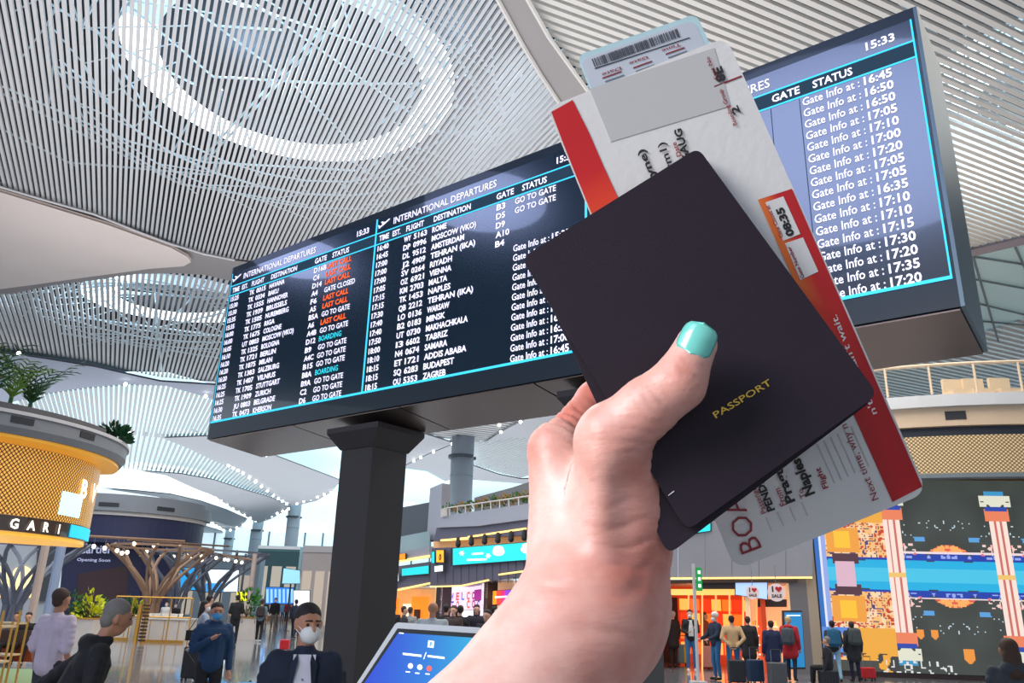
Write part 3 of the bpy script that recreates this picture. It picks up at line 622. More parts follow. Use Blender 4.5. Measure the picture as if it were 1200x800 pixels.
tree(173, 741, 38, 'timber tree shaped pergola with crossing branches beside the planter', m_tim, 3.95, 1.7)
tree(200, 741, 44, 'greyer tree shaped pergola just behind the timber one', m_timg, 4.0, 1.6)
tree(238, 741, 46, 'grey tree shaped pergola near the bright screens', m_timg, 4.2, 2.4)
tree(8, 742, 31, 'grey arched pergola tree in front of the lit arched windows', m_timg, 3.6, 1.6)
for (a, b_, lab) in (((104, 628, 34), (216, 634, 38), 'front timber beam of the cafe pergola'), ((150, 632, 40), (268, 640, 50), 'middle timber beam of the cafe pergola'), ((206, 640, 44), (296, 656, 44), 'right timber beam of the cafe pergola')):
    A = aty(*a); B = aty(*b_); bm_ = MB().tube([A, B], .06, 6).build('pergola_beam', m_tim); tag(bm_, lab, 'beam', 'pergola beams')
hangs = [(112, 640, 35), (125, 642, 35), (140, 645, 36), (146, 648, 36), (152, 647, 36), (158, 637, 37), (168, 650, 37), (174, 646, 37), (181, 636, 38), (192, 651, 39), (196, 646, 39), (206, 652, 41), (213, 641, 42), (222, 646, 43), (226, 652, 43), (236, 646, 44), (238, 656, 44), (247, 650, 45), (254, 646, 44), (264, 655, 44), (268, 650, 44), (277, 653, 44), (284, 657, 44)]
BEAMS = ((104, 628, 34, 216, 634, 38), (150, 632, 40, 268, 640, 50), (206, 640, 44, 296, 656, 44))
for i_, (u, v, Y) in enumerate(sorted(hangs)):
    q = BEAMS[0] if u < 160 else (BEAMS[1] if u < 212 else BEAMS[2]); A_ = aty(*q[:3]); B_ = aty(*q[3:])
    t_ = max(0, min(1, (u - q[0]) / (q[3] - q[0])))
    for _ in range(6): c_ = A_.lerp(B_, t_); cam_ = RW.transposed() @ (c_ - CAM); t_ += (u - (600 + FPX * cam_.x / -cam_.z)) / (q[3] - q[0])
    c_ = A_.lerp(B_, t_); p = aty(u, v, c_.y); p.x = c_.x; p.z = min(p.z, c_.z - .22)
    r = empty('pendant_bulb', p, 'warm bulb on the cafe pergola beams, ' + ORD[i_] + ' from the left', 'lamp', 'hanging bulbs of the cafe')
    MB().ball(p, .09, 8, 5).build('bulb', m_bulb, r); MB().tube([p + BZ * .08, Vector((p.x, p.y, c_.z - .05))], .012, 4).build('cable', m_timg, r)
m_marb = mat('counter_marble', rgb(214, 204, 194), 0.3, noise=.12, nscale=2); m_ctop = mat('counter_top', rgb(236, 230, 220), .25)
def counter(u0, u1, Y, h, label, w=1.2):
    a = aty(u0, 705, Y); b = aty(u1, 705, Y); c = (a + b) / 2; c.z = 0; L = (b - a).length; root = empty('cafe_counter', c, label, 'counter', 'marble counters of the cafe')
    MB().box(c.x - L / 2, c.x + L / 2, c.y, c.y + w, 0, h - .06).build('body', m_marb, root); MB().box(c.x - L / 2 - .05, c.x + L / 2 + .05, c.y - .05, c.y + w + .05, h - .06, h).build('top', m_ctop, root)
    MB().box(c.x - L / 2, c.x + L / 2, c.y - .04, c.y - .005, 0, .1).build('kick_strip', m_gold, root)
    n = max(3, int(L / .9))
    for i in range(n): x = c.x - L / 2 + (i + .5) * L / n; MB().box(x - .012, x + .012, c.y - .012, c.y - .002, .1, h - .08).build('gold_inlay', m_gold, root)
    return root, c, L
counter(118, 158, 36, 1.0, 'pale marble cafe counter left of the striped gold post'); counter(172, 222, 35, .95, 'pale marble cafe counter loaded with white cups and plates')
def railset(u0, u1, Y, label):
    a = aty(u0, 705, Y); b = aty(u1, 705, Y); a.z = 0; b.z = 0; root = empty('gold_rail_frame', (a + b) / 2, label, 'railing', 'gold tube frames of the cafe')
    for z in (1.0, 1.75): MB().tube([a + BZ * z, b + BZ * z], .03, 5).build('rail', m_gold, root)
    n = max(2, int((b - a).length / 1.0))
    for i in range(n + 1): q = a + (b - a) * i / n; MB().tube([q, q + BZ * 1.78], .028, 5).build('post', m_gold, root)
railset(136, 176, 34.6, 'gold tube frame above the left cafe counter'); railset(176, 226, 34.2, 'gold tube frame above the cup laden counter')
p = aty(161, 735, 33.5); root = empty('striped_post', (p.x, p.y, 0), 'short gold post with stacked dark rings between the cafe counters', 'post')
MB().tube([(p.x, p.y, 0), (p.x, p.y, 1.5)], .09, 8).build('core', m_gold, root)
for i in range(11): MB().arc((p.x + .25, p.y), [(.02, .1 + i * .13), (.13, .1 + i * .13), (.13, .17 + i * .13), (.02, .17 + i * .13)], 0, 2 * math.pi, 12).build('ring', mat('ring_dark', rgb(70, 50, 36), .5), root)
MB().tube([(p.x + .25, p.y, 0), (p.x + .25, p.y, 1.5)], .05, 8).build('core', m_gold, root)
for i, (u, v) in enumerate(((178, 715), (184, 716), (190, 715), (196, 717), (202, 716), (208, 717), (181, 729), (188, 730), (196, 729), (205, 731))):
    q = aty(u, 705, 35.2 if v < 720 else 34.9); zt = .95 if v < 720 else .955
    r = empty('cup', (q.x, 35.3 + (i % 3) * .25 + (0 if v < 720 else -.1), .95), 'white cup on the right cafe counter, ' + ORD[i] + (' from the left' if i < 6 else ' counted through the front row'), 'cup', 'white cups on the cafe counter')
    x, y = r.location.x, r.location.y
    MB().arc((x, y), [(.01, .955), (.12, .955), (.12, .965), (.01, .965)], 0, 2 * math.pi, 12).build('saucer', m_ctop, r); MB().arc((x, y), [(.01, .966), (.07, .966), (.10, 1.12), (.085, 1.12), (.06, .98), (.01, .98)], 0, 2 * math.pi, 12).build('bowl', m_ctop, r)
m_yel = mat('yellow_flowers', rgb(214, 214, 40), .6, noise=.3, nscale=9); m_green = mat('green_foliage', rgb(60, 120, 44), .6, noise=.4, nscale=6)
for (u, v, Y, r, mt, lab) in ((106, 700, 30.5, .5, m_yel, 'yellow green flowering plant left of the cafe counter'), (120, 702, 31.5, .38, m_green, 'low green plant beside the yellow flowering one'), (150, 700, 39, .45, m_green, 'dark green plant behind the gold rail'), (163, 699, 39, .42, m_yel, 'yellow flowering plant by the timber pergola trunk'), (86, 704, 30.5, .45, m_green, 'green plant behind the man in black jacket'), (290, 712, 40, .7, m_green, 'green plant under the yellow sign')):
    c = aty(u, v, Y); c.z = 1.0
    pot = empty('planter', (c.x, c.y, 0), lab.replace('plant', 'plant box', 1) if False else 'planter box under the ' + lab, 'planter'); MB().box(c.x - r * .8, c.x + r * .8, c.y - .3, c.y + .3, 0, c.z).build('box', m_marb, pot); MB().box(c.x - r * .85, c.x + r * .85, c.y - .33, c.y + .33, c.z - .06, c.z + .0).build('rim', m_gold, pot)
    bush(c, r, lab, 'cafe plants', mt, 150, 1.9, 'potted_plant')
def sign(name, pl, pts, m, label, cat, th=.08, off=0.0, fr=None, **kw):
    c = pl(sum(p[0] for p in pts) / len(pts), sum(p[1] for p in pts) / len(pts), off); r = empty(name, c, label, cat, **kw)
    MB().slab([pl(u, v, off) for u, v in pts], -pl.n * th).build('housing', fr or mat('housing_dark', rgb(50, 52, 58), .5), r)
    cu = sum(p[0] for p in pts) / len(pts); cv = sum(p[1] for p in pts) / len(pts)
    if name.startswith('hall_'): MB().tube([Vector((c.x, c.y + .05, 0)), Vector((c.x, c.y + .05, c.z))], .06, 6).build('post', fr or mat('housing_dark', rgb(50, 52, 58), .5), r)
    MB().slab([pl(cu + (u - cu) * .95, cv + (v - cv) * .93, off + .012) for u, v in pts], -pl.n * .008).build('face', m, r); return r
# lit screens far down the hall
PF = wallplane(200, 62, 400, 62)
sign('hall_screen', PF, [(211, 692), (211, 664), (232, 664), (232, 692)], glow('scr_blue', rgb(40, 150, 215), 1.0), 'blue lit screen behind the grey pergola tree', 'screen')
r_ = sign('hall_screen', PF, [(240, 694), (242, 666), (281, 667), (279, 694)], glow('scr_pale', rgb(222, 240, 250), 1.1), 'wide white and blue lit screen left of the pergola post', 'screen')
MB().slab([PF(u, v, .03) for u, v in ((241, 693), (241, 683), (262, 683), (262, 693))], -PF.n * .01).build('blue_text_block', glow('scr_blue2', rgb(60, 150, 225), 1), r_)
sign('hall_screen', PF, [(310, 708), (311, 687), (345, 688), (345, 708)], glow('scr_blue3', rgb(50, 120, 215), 1.0), 'long blue departures screen far behind the people', 'screen')
for i in range(7): MB().slab([PF(312 + i * 4.8 + a, b, .03) for a, b in ((0, 706), (0, 690), (2.6, 690), (2.6, 706))], -PF.n * .01).build('text_column', glow('scr_pale2', rgb(150, 205, 245), 1), [o for o in COL.objects if o.name.startswith('hall_screen')][-1])
sign('hall_screen', wallplane(340, 45, 365, 45), [(344, 713), (344, 691), (363, 691), (363, 713)], glow('scr_white', rgb(232, 236, 240), 1.0), 'white advertising stand by the navy jacket man', 'screen')
sign('hall_sign', wallplane(270, 42, 300, 42), [(276, 704), (277, 693), (290, 693), (289, 704)], glow('scr_yellow', rgb(226, 226, 20), 1.0), 'bright yellow sign above the green plant', 'sign')
sign('hall_screen', wallplane(370, 58, 380, 58), [(330, 684), (332, 665), (352, 668), (352, 684)], glow('scr_paleblue', rgb(150, 210, 240), 1.0), 'pale blue lit panel behind the round columns', 'screen')
# plain building blocks at the end of the hall
for (pts, Y, m, lab) in (([(300, 705), (303, 640), (345, 640), (345, 705)], 110, mat('far_glass', rgb(64, 96, 100), .25), 'dark glazed front between the round columns'),
                         ([(350, 735), (356, 640), (392, 640), (392, 735)], 52, mat('far_wall', rgb(196, 186, 182), .6), 'pale wall block left of the signboard pole'),
                         ([(280, 735), (284, 700), (345, 703), (345, 735)], 80, mat('far_shop', rgb(176, 130, 100), .6), 'low warm shop front far behind the walkers'),
                         ([(90, 700), (100, 650), (300, 652), (300, 700)], 75, mat('far_block', rgb(150, 165, 176), .6), 'grey block behind the cafe pergola')):
    q = wallplane(pts[0][0], Y, pts[-1][0], Y); P = [q(u, v) for u, v in pts]; zt = max(p.z for p in P); x0 = min(p.x for p in P); x1 = max(p.x for p in P)
    r = empty('far_building', ((x0 + x1) / 2, Y, 0), lab, 'building', 'far building fronts'); MB().box(x0, x1, Y, Y + 1.5, 0, zt).build('wall', m, r)
    MB().box(x0, x1, Y - .1, Y, zt - .4, zt).build('cornice', m_slat, r)
    n = max(3, int((x1 - x0) / 2.5))
    for i in range(n): MB().box(x0 + (i + .15) * (x1 - x0) / n, x0 + (i + .85) * (x1 - x0) / n, Y - .05, Y - .001, .4, zt * .7).build('window', glow('far_window', rgb(190, 176, 160), .55), r)
for (u, v, Y, h, lab) in ((292, 736, 44, 4.1, 'pale post at the right end of the pergola'), (281, 700, 50, 4.4, 'thin dark post behind the pergola bulbs'), (40, 742, 26, 4.3, 'pale slanting looking post left of the pink shirt man')):
    p = aty(u, 705, Y); tag(MB().tube([(p.x, p.y, 0), (p.x, p.y, h)], .12 if v != 700 else .07, 10).build('post', mat('post_beige', rgb(196, 176, 164), .5) if v != 700 else m_timg), lab, 'post')
# gold display frames at far left
for i, (u, Y, lab) in enumerate(((0, 13, 'gold tube display stand cut by the left frame edge'), (14, 14.5, 'gold tube display stand right of the edge one'))):
    p = aty(u, 705, Y); r = empty('display_stand', (p.x, p.y, 0), lab, 'display stand', 'gold tube display stands'); w = .22
    for (sx, sy) in ((-1, -1), (1, -1), (1, 1), (-1, 1)): MB().tube([(p.x + sx * w, p.y + sy * w, 0), (p.x + sx * w, p.y + sy * w, 1.5 - i * .2)], .018, 6).build('post', m_gold, r)
    for z in (.25, .75, 1.25): MB().box(p.x - w, p.x + w, p.y - w, p.y + w, z, z + .03).build('shelf', mat('shelf_glass', rgb(220, 190, 140), .2), r)
p = aty(34, 705, 22); r = empty('bench', (p.x, p.y, 0), 'dark bench with glowing orange base behind the gold stands', 'bench')
MB().box(p.x - .55, p.x + .55, p.y, p.y + .6, .1, .5).build('base', mat('bench_orange', rgb(176, 84, 50), .5), r); MB().box(p.x - .6, p.x + .6, p.y - .05, p.y + .65, .5, .85).build('cushion', mat('bench_dark', rgb(70, 58, 62), .7), r)
p = aty(34, 722, 22); tag(MB().box(-13.2, -9.5, 15.6, 21, .001, .02).build('green_mat', mat('mat_green', rgb(120, 150, 110), .8)), 'green floor mat under the dark bench', 'mat')

# ------------------------------------------------------------------ centre: curved two storey shop building with balcony
m_fas = mat('fascia_violet_grey', rgb(112, 110, 128), 0.35, metal=.3, noise=.06); m_fas2 = mat('fascia_light', rgb(176, 178, 190), 0.4, metal=.2)
m_strip = glow('glow_strip', rgb(255, 206, 120), 1.5); m_aqua = glow('banner_aqua', rgb(36, 196, 200), .95); m_wht = glow('lit_white', rgb(240, 250, 250), 1.0)
m_shopint = mat('shop_interior', rgb(200, 160, 110), .6, emit=rgb(255, 200, 130), es=.45, noise=.4, nscale=1.3)
PC = wallplane(515, 37, 627, 31.5); PL = wallplane(440, 46, 520, 40)
cb_ = empty('balcony_building', PC(575, 700) * 1.0, 'curved violet grey shop building with glowing strips and a planted balcony', 'building'); cb_.location.z = 0
def S(name, pl, pts, th, m, par, off=0.0, label=None): return slabpx(name, pl, pts, th, m, par, off, label)
S('balcony_fascia', PC, [(512, 618), (512, 606), (522, 604), (700, 578), (700, 597), (560, 616)], .5, m_fas2, cb_, .25)
S('upper_fascia', PC, [(508, 634), (512, 617), (560, 615), (700, 596), (700, 622), (560, 630)], .4, m_fas, cb_, .1)
S('glow_strip', PC, [(548, 630), (548, 628), (616, 618), (616, 620)], .05, m_strip, cb_, .14)
S('glow_strip', PC, [(516, 634), (516, 632), (548, 629), (548, 632)], .05, m_strip, cb_, .14)
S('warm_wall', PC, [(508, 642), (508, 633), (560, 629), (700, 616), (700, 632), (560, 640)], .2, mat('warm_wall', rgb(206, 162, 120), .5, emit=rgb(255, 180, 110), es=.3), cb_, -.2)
S('lower_fascia', PC, [(504, 686), (506, 642), (560, 640), (700, 630), (700, 670), (600, 676), (575, 681), (540, 687)], .5, m_fas, cb_, .05)
for i in range(13):
    u = 512 + i * 9.2; S('fascia_seam', PC, [(u, 683), (u + .7, 683), (u + .7, 643), (u, 643)], .01, mat('seam_dark', rgb(84, 84, 100), .5), cb_, .065)
S('glow_strip', PC, [(504, 688), (504, 686.4), (540, 685.4), (572, 678.6), (572, 680.4), (540, 687)], .06, m_strip, cb_, .1)
S('glow_strip', PC, [(584, 674), (584, 672.2), (620, 667.2), (620, 669)], .06, m_strip, cb_, .1)
for i in range(7):
    u = 537 + i * 15.5; v = 635 - i * 1.6; c = PC(u, v, .16); MB().capsule(c + BZ * .14, c - BZ * .1, .09, .12, 8).build('wall_spotlight', mat('lamp_black', rgb(40, 40, 46), .4), cb_)
# balcony railing and planting
def railing(pl, pts, h, n, par, mt, gm=None, off=.35):
    top = [pl(u, v - h, off) for u, v in pts]; bot = [pl(u, v, off) for u, v in pts]
    MB().tube(top, .03, 5).build('handrail', mt, par)
    for i in range(n):
        t = i / (n - 1) * (len(pts) - 1); k = min(int(t), len(pts) - 2); f = t - k; MB().tube([bot[k].lerp(bot[k + 1], f), top[k].lerp(top[k + 1], f)], .022, 4).build('baluster', mt, par)
railing(PC, [(517, 606), (524, 604), (600, 593), (700, 578)], 9, 24, cb_, m_slatw)
for i in range(8):
    u = 528 + i * 13; bush(PC(u, 600 - i * 1.9, -.6), .42, ['green', 'tan'][i % 2] + ' balcony clump, ' + ORD[i] + ' from the left of the curved balcony', 'balcony planting', [m_green, mat('dry_plant', rgb(170, 130, 70), .7, noise=.3)][i % 2], 60, 1.0, 'balcony_plant')
S('upper_storey', Plane(PC(600, 600, -3.5), PC.n), [(556, 603), (556, 583), (600, 571), (700, 538), (700, 600)], .4, mat('upper_wall_grey', rgb(128, 130, 132), .5, noise=.05), cb_)
S('upper_left_block', PL, [(462, 634), (462, 596), (505, 588), (505, 634)], .5, mat('dark_storey', rgb(84, 90, 100), .4), cb_, -.5)
S('pale_pier', PL, [(500, 632), (504, 572), (518, 566), (516, 632)], .5, m_fas2, cb_, -.2)
# banners
bn = sign('lit_banner', PC, [(528, 663), (528, 642), (636, 633), (636, 655)], m_aqua, 'long turquoise lit banner across the curved shop front', 'banner', th=.05, off=.2)
for (u, v, r) in ((584, 0, 6.5), (618, 0, 7)):
    pts = [(u + r * 1.1 * math.cos(t) , 651 - (u - 528) * .085 - r * .75 * math.sin(t) - (2 if math.sin(t) > 0.5 else 0)) for t in [k * math.pi / 8 for k in range(16)]]; S('white_figure', PC, pts, .01, m_wht, bn, .24)
for (u, v) in ((541, 648), (572, 651)): 
    for q in range(3): a = q * math.pi / 3; S('snowflake_bar', PC, [(u + 3 * math.cos(a) - .5 * math.sin(a), v + 3 * math.sin(a) + .5 * math.cos(a)), (u - 3 * math.cos(a) - .5 * math.sin(a), v - 3 * math.sin(a) + .5 * math.cos(a)), (u - 3 * math.cos(a) + .5 * math.sin(a), v - 3 * math.sin(a) - .5 * math.cos(a)), (u + 3 * math.cos(a) + .5 * math.sin(a), v + 3 * math.sin(a) - .5 * math.cos(a))], .01, m_wht, bn, .24)
for (u0, u1, v) in ((553, 566, 649), (547, 570, 656)): S('greeting_line', PC, [(u0, v + 1), (u1, v + .2), (u1, v - 2), (u0, v - 1.2)], .01, m_wht, bn, .24)
sg = sign('number_sign', PC, [(511, 659), (511, 644), (520, 644), (520, 659)], glow('sign_orange', rgb(250, 166, 40), 1.0), 'small orange sign on the rounded corner of the building', 'sign', th=.1, off=.35)
text_mesh([('0', PC(515.5, 656, .40), PC(520, 656, .4) - PC(511, 656, .4), BZ, .26, None, .05, 'c')], mat('ink', rgb(50, 30, 20), .6), 'digit', sg)
sign('small_plate', PC, [(509, 670), (509, 663), (519, 662), (519, 669)], m_wht, 'small white plate under the orange sign', 'sign', th=.05, off=.3)
sign('lit_banner', PC, [(506, 660), (506, 646), (509, 645.6), (509, 660)], m_aqua, 'narrow turquoise panel at the building corner', 'banner', th=.05, off=.2)
sign('lit_banner', PC, [(619, 678), (619, 660), (632, 658), (632, 676)], m_aqua, 'short turquoise panel beside the forearm', 'banner', th=.05, off=.3)
# left wing of the same building
lw = empty('shop_wing', PL(480, 700) * 1.0, 'far left wing of the shop building with orange sign and glowing strips', 'building'); lw.location.z = 0
S('upper_fascia', PL, [(462, 658), (462, 648), (503, 640), (503, 652)], .4, m_fas2, lw, .1); S('glow_strip', PL, [(460, 660), (460, 657), (503, 650), (503, 653)], .05, m_strip, lw, .2)
S('balcony_glass', PL, [(462, 648), (462, 630), (503, 622), (503, 640)], .05, mat('balcony_glass', rgb(160, 185, 190), .1), lw, .1)
S('lower_fascia', PL, [(458, 690), (460, 664), (503, 658), (503, 684)], .5, m_fas, lw); S('glow_strip', PL, [(466, 692), (466, 690), (504, 682), (504, 684)], .06, m_strip, lw, .1)
sign('orange_sign', PL, [(461, 656), (461, 650), (475, 648), (475, 655)], glow('sign_orange2', rgb(250, 140, 30), 1.0), 'small orange sign right of the signboard pole', 'sign', th=.1, off=.3)
sign('lit_banner', PL, [(470, 675), (470, 666), (503, 662), (503, 672)], m_aqua, 'turquoise lit banner on the far left wing', 'banner', th=.05, off=.2)
sign('small_plate', PL, [(461, 682), (461, 672), (467, 671), (467, 681)], m_wht, 'small white plate beside the signboard pole', 'sign', th=.05, off=.2)
# shop openings, side by side
def shop(pl, u0, u1, vt, vb, depth, m, label, items, name='shop_interior'):
    a = pl(u0, vb); b = pl(u1, vb); a.z = b.z = 0; zt = pl((u0 + u1) / 2, vt).z; r = empty(name, (a + b) / 2, label, 'shop'); bk = (a + b) / 2 - CAM; bk.z = 0; bk = bk.normalized() * depth
    MB().slab([a + bk, b + bk, b + bk + BZ * zt, a + bk + BZ * zt], bk.normalized() * .2).build('back_wall', m, r)
    MB().slab([a, a + bk, a + bk + BZ * zt, a + BZ * zt], (b - a).normalized() * -.15).build('side_wall', m, r); MB().slab([b, b + bk, b + bk + BZ * zt, b + BZ * zt], (b - a).normalized() * .15).build('side_wall', m, r)
    MB().slab([a + BZ * zt, a + bk + BZ * zt, b + bk + BZ * zt, b + BZ * zt], BZ * .1).build('ceiling_panel', m_slatw, r)
    ax = (b - a).normalized(); L = (b - a).length
    for (x0, x1, z0, z1, mm, dd) in items:
        q = a + bk * (1 - dd / max(depth, .01)); MB().slab([q + ax * x0 * L + BZ * z0 * zt, q + ax * x1 * L + BZ * z0 * zt, q + ax * x1 * L + BZ * z1 * zt, q + ax * x0 * L + BZ * z1 * zt], pl.n * .12).build('fixture', mm, r)
    return r, a, b, zt
g_or = glow('shelf_orange', rgb(255, 140, 40), .9); g_ye = glow('shelf_yellow', rgb(255, 206, 110), .95); g_wh = glow('shelf_white', rgb(255, 240, 220), .95); d_br = mat('shop_brown', rgb(60, 44, 44), .5)
g_pi = glow('wall_pinkwhite', rgb(232, 210, 224), .85)
shop(PC, 516, 563, 682, 737, 3, g_pi, 'pale lit shop interior with multicoloured welcome lettering on its back wall', [])
_d = PC(540, 700) - CAM; _d.z = 0; wl = Plane(PC(540, 700) + _d.normalized() * 2.8, PC.n)
wt = empty('welcome_lettering', wl(545, 700), 'big multicoloured letters on the pale wall of the middle shop', 'lettering')
cols = [rgb(50, 60, 160), rgb(220, 60, 50), rgb(40, 120, 200), rgb(230, 90, 40), rgb(150, 50, 120)]
for row, (t, u0, v, st) in enumerate((('WELCOME', 528, 703, 6.2), ('TO COOL', 528, 713, 6.2))):
    for i, ch in enumerate(t):
        if ch != ' ': text_mesh([(ch, wl(u0 + i * st, v - i * .3), wl(u0 + 8, v) - wl(u0, v), BZ, .33, .26, .05, 'l')], glow('letter_%d' % (i % 5), cols[i % 5], .9), 'letter', wt)
shop(PC, 570, 600, 680, 735, 2.5, mat('shop_beige', rgb(206, 176, 150), .5, emit=rgb(230, 190, 160), es=.3), 'beige shop interior with a rainbow screen', [(.0, .2, 0, .9, g_wh, .4)])
sn = sign('rainbow_screen', PC, [(576, 709), (576, 692), (602, 690), (602, 707)], glow('scr_red', rgb(226, 60, 60), .9), 'rainbow coloured lit screen in the beige shop', 'screen', off=-.3)
for i, c in enumerate(((240, 150, 40), (236, 70, 50), (226, 40, 110), (140, 60, 190), (80, 80, 220))): S('colour_band', PC, [(577 + i * 4.9, 708 - i * .3), (577 + i * 4.9, 692.4 - i * .3), (581.9 + i * 4.9, 692 - i * .3), (581.9 + i * 4.9, 707.6 - i * .3)], .01, glow('band%d' % i, rgb(*c), .95), sn, -.26)
S('pale_text_line', PC, [(580, 700.6), (580, 698.6), (598, 697.6), (598, 699.6)], .01, m_wht, sn, -.24)
sn['label'] = 'rainbow coloured lit screen in the beige shop'
sign('violet_screen', PC, [(556, 704), (556, 691), (564, 690), (564, 703)], glow('scr_violet', rgb(150, 40, 130), .9), 'small violet lit screen right of the welcome lettering', 'screen', off=-.3)
shop(PL, 455, 508, 689, 735, 3, m_shopint, 'warm lit shop interior in the far left wing', [(.05, .2, 0, .8, g_or, .4), (.35, .5, 0, .7, g_wh, .5), (.55, .9, 0, .85, g_or, .3), (.62, .72, .2, .6, d_br, .8)])
for i_, (u0, u1) in enumerate(((509, 516), (563, 570), (600, 610))): 
    q = PC(u0, 735); w_ = PC(u1, 735); tag(MB().slab([Vector((q.x, q.y, 0)), Vector((w_.x, w_.y, 0)), Vector((w_.x, w_.y, 2.75)), Vector((q.x, q.y, 2.75))], -PC.n * .5).build('shop_pier', d_br), 'dark brown pier of the curved building, ' + ORD[i_] + ' from the left', 'pier', 'dark piers between the shops')
_p = PC(549, 715, .5); _r = empty('white_counter', (_p.x, _p.y, 0), 'bright white counter front in the middle shop', 'counter'); MB().box(_p.x - .3, _p.x + .3, _p.y, _p.y + .4, 0, _p.z).build('front', m_wht, _r); MB().box(_p.x - .34, _p.x + .34, _p.y - .04, _p.y + .44, _p.z, _p.z + .04).build('top', m_ctop, _r)

# ------------------------------------------------------------------ right: orange shops under a brushed metal fascia
PR = wallplane(770, 28, 955, 27)
rb = empty('metal_fascia', PR(860, 640) * 1.0, 'brushed metal fascia with warm light along its lower edge above the orange shop', 'building front'); rb.location.z = 0
mfas = mat('brushed_metal', rgb(168, 164, 168), .32, metal=.7, noise=.15, nscale=.7)
for i in range(8):
    u0 = 700 + i * 31.6; S('fascia_panel', PR, [(u0, 676), (u0 + 31.2, 676), (u0 + 31.2, 560), (u0, 560)], .3, mfas, rb, .3)
S('glow_strip', PR, [(700, 679), (952, 677.5), (952, 675.5), (700, 677)], .1, m_strip, rb, .34)
S('soffit', PR, [(700, 684), (935, 682), (935, 678), (700, 680)], .6, mat('soffit_dark', rgb(70, 60, 62), .5), rb, .2)
sign('lit_banner', PR, [(770, 632), (770, 604), (834, 606), (834, 622)], m_aqua, 'turquoise lit banner between passport and boarding pass', 'banner', off=.4, th=.05)
r_, a_, b_, zt_ = shop(PR, 770, 897, 684, 792, 4, glow('shop_orange_wall', rgb(186, 60, 24), .6), 'orange glowing shop interior with display shelves', [(.0, .18, .0, .85, d_br, .3)])
_dr = (a_ + b_) / 2 - CAM; _dr.z = 0; _dr.normalize()
for i in range(7):
    for j in range(4):
        x = .2 + i * .115; z = .12 + j * .19; q = a_ + (_dr * 3.9); ax = b_ - a_; dd = glow('goods_%d' % ((i + j) % 3), rgb(*((255, 190, 90), (250, 120, 40), (226, 60, 26))[(i + j) % 3]), .95)
        MB().slab([q + ax * x + BZ * z * zt_, q + ax * (x + .1) + BZ * z * zt_, q + ax * (x + .1) + BZ * (z + .15) * zt_, q + ax * x + BZ * (z + .15) * zt_], PR.n * .1).build('display_niche', dd, r_)
for i in range(6):
    u = 806 + i * 16; S('mullion', PR, [(u, 792), (u, 690), (u + 2, 690), (u + 2, 792)], .1, glow('warm_frame', rgb(250, 180, 110), .8), r_, -.3)
S('header_light', PR, [(772, 697), (772, 690), (895, 690), (895, 697)], .1, g_ye, r_, -.2)
S('header_dark', PR, [(822, 690), (822, 678), (862, 678), (862, 690)], .1, d_br, r_, .1)
sign('sky_screen', PR, [(861, 697), (861, 678), (900, 681), (900, 703)], glow('scr_sky', rgb(160, 190, 235), .9), 'pale blue lit screen above the orange shop', 'screen', off=.15)
# second shop with SALE discs
sh2, a2, b2_, z2 = shop(PR, 884, 930, 683, 790, 2.5, mat('cream_wall', rgb(236, 200, 160), .5, emit=rgb(255, 214, 160), es=.4), 'cream lit shop corner with shelves under the SALE discs', [])
for j in range(5):
    q = a2 + _dr * 2.1; ax = b2_ - a2; MB().slab([q + ax * .08 + BZ * (.15 + j * .3), q + ax * .8 + BZ * (.15 + j * .3), q + ax * .8 + BZ * (.19 + j * .3), q + ax * .08 + BZ * (.19 + j * .3)], PR.n * .35).build('shelf', g_wh, sh2)
    for i in range(8): MB().obox(q + ax * (.13 + i * .088) + BZ * (.27 + j * .3) + PR.n * .15, ax * .03, PR.n * .06, BZ * (.05 + .02 * ((i * 7 + j) % 3))).build('shelf_goods', [g_or, d_br, glow('goods_2', rgb(226, 60, 26), .95), g_ye][(i + j) % 4], sh2)
S('header', PR, [(888, 711), (888, 702), (922, 702), (922, 711)], .1, d_br, sh2, -.1)
for (u, v, r, lab) in ((910, 694, 10.5, 'large pale SALE disc with red heart'), (882, 694, 8, 'smaller pale SALE disc left of the large one')):
    c = PR(u, v, .9); R_ = (PR(u + r, v, .9) - c).length; ax = (PR(u + r, v, .9) - c).normalized(); rt = empty('sale_disc', c, lab, 'sign', 'SALE discs'); Dm = mat('disc_pale', rgb(226, 206, 206), .5, emit=rgb(226, 206, 206), es=.25)
    MB().slab([c + ax * R_ * math.cos(t * math.pi / 12) + BZ * R_ * math.sin(t * math.pi / 12) for t in range(24)], -PR.n * .05).build('disc', Dm, rt)
    MB().tube([c + BZ * R_ - PR.n * .03, Vector((c.x, c.y, 3.25)) - PR.n * .03], .01, 4).build('cord', m_seam, rt)
    o = c + PR.n * .01; ink = mat('disc_ink', rgb(50, 40, 40), .6)
    text_mesh([('I', o - ax * R_ * .42 + BZ * R_ * .08, ax, BZ, R_ * .62, None, .05, 'c')], ink, 'letter', rt); text_mesh([('SALE', o - BZ * R_ * .55, ax, BZ, R_ * .36, R_ * 1.15, .04, 'c')], ink, 'lettering', rt)['kind'] = 'stuff'
    hp = [(16 * math.sin(t) ** 3, 13 * math.cos(t) - 5 * math.cos(2 * t) - 2 * math.cos(3 * t) - math.cos(4 * t)) for t in [k * math.pi / 12 for k in range(24)]]
    MB().slab([o + ax * (R_ * .25 + x * R_ * .024) + BZ * (R_ * .38 + y * R_ * .024) for x, y in hp], PR.n * .01).build('heart', mat('heart_red', rgb(200, 30, 40), .5), rt)
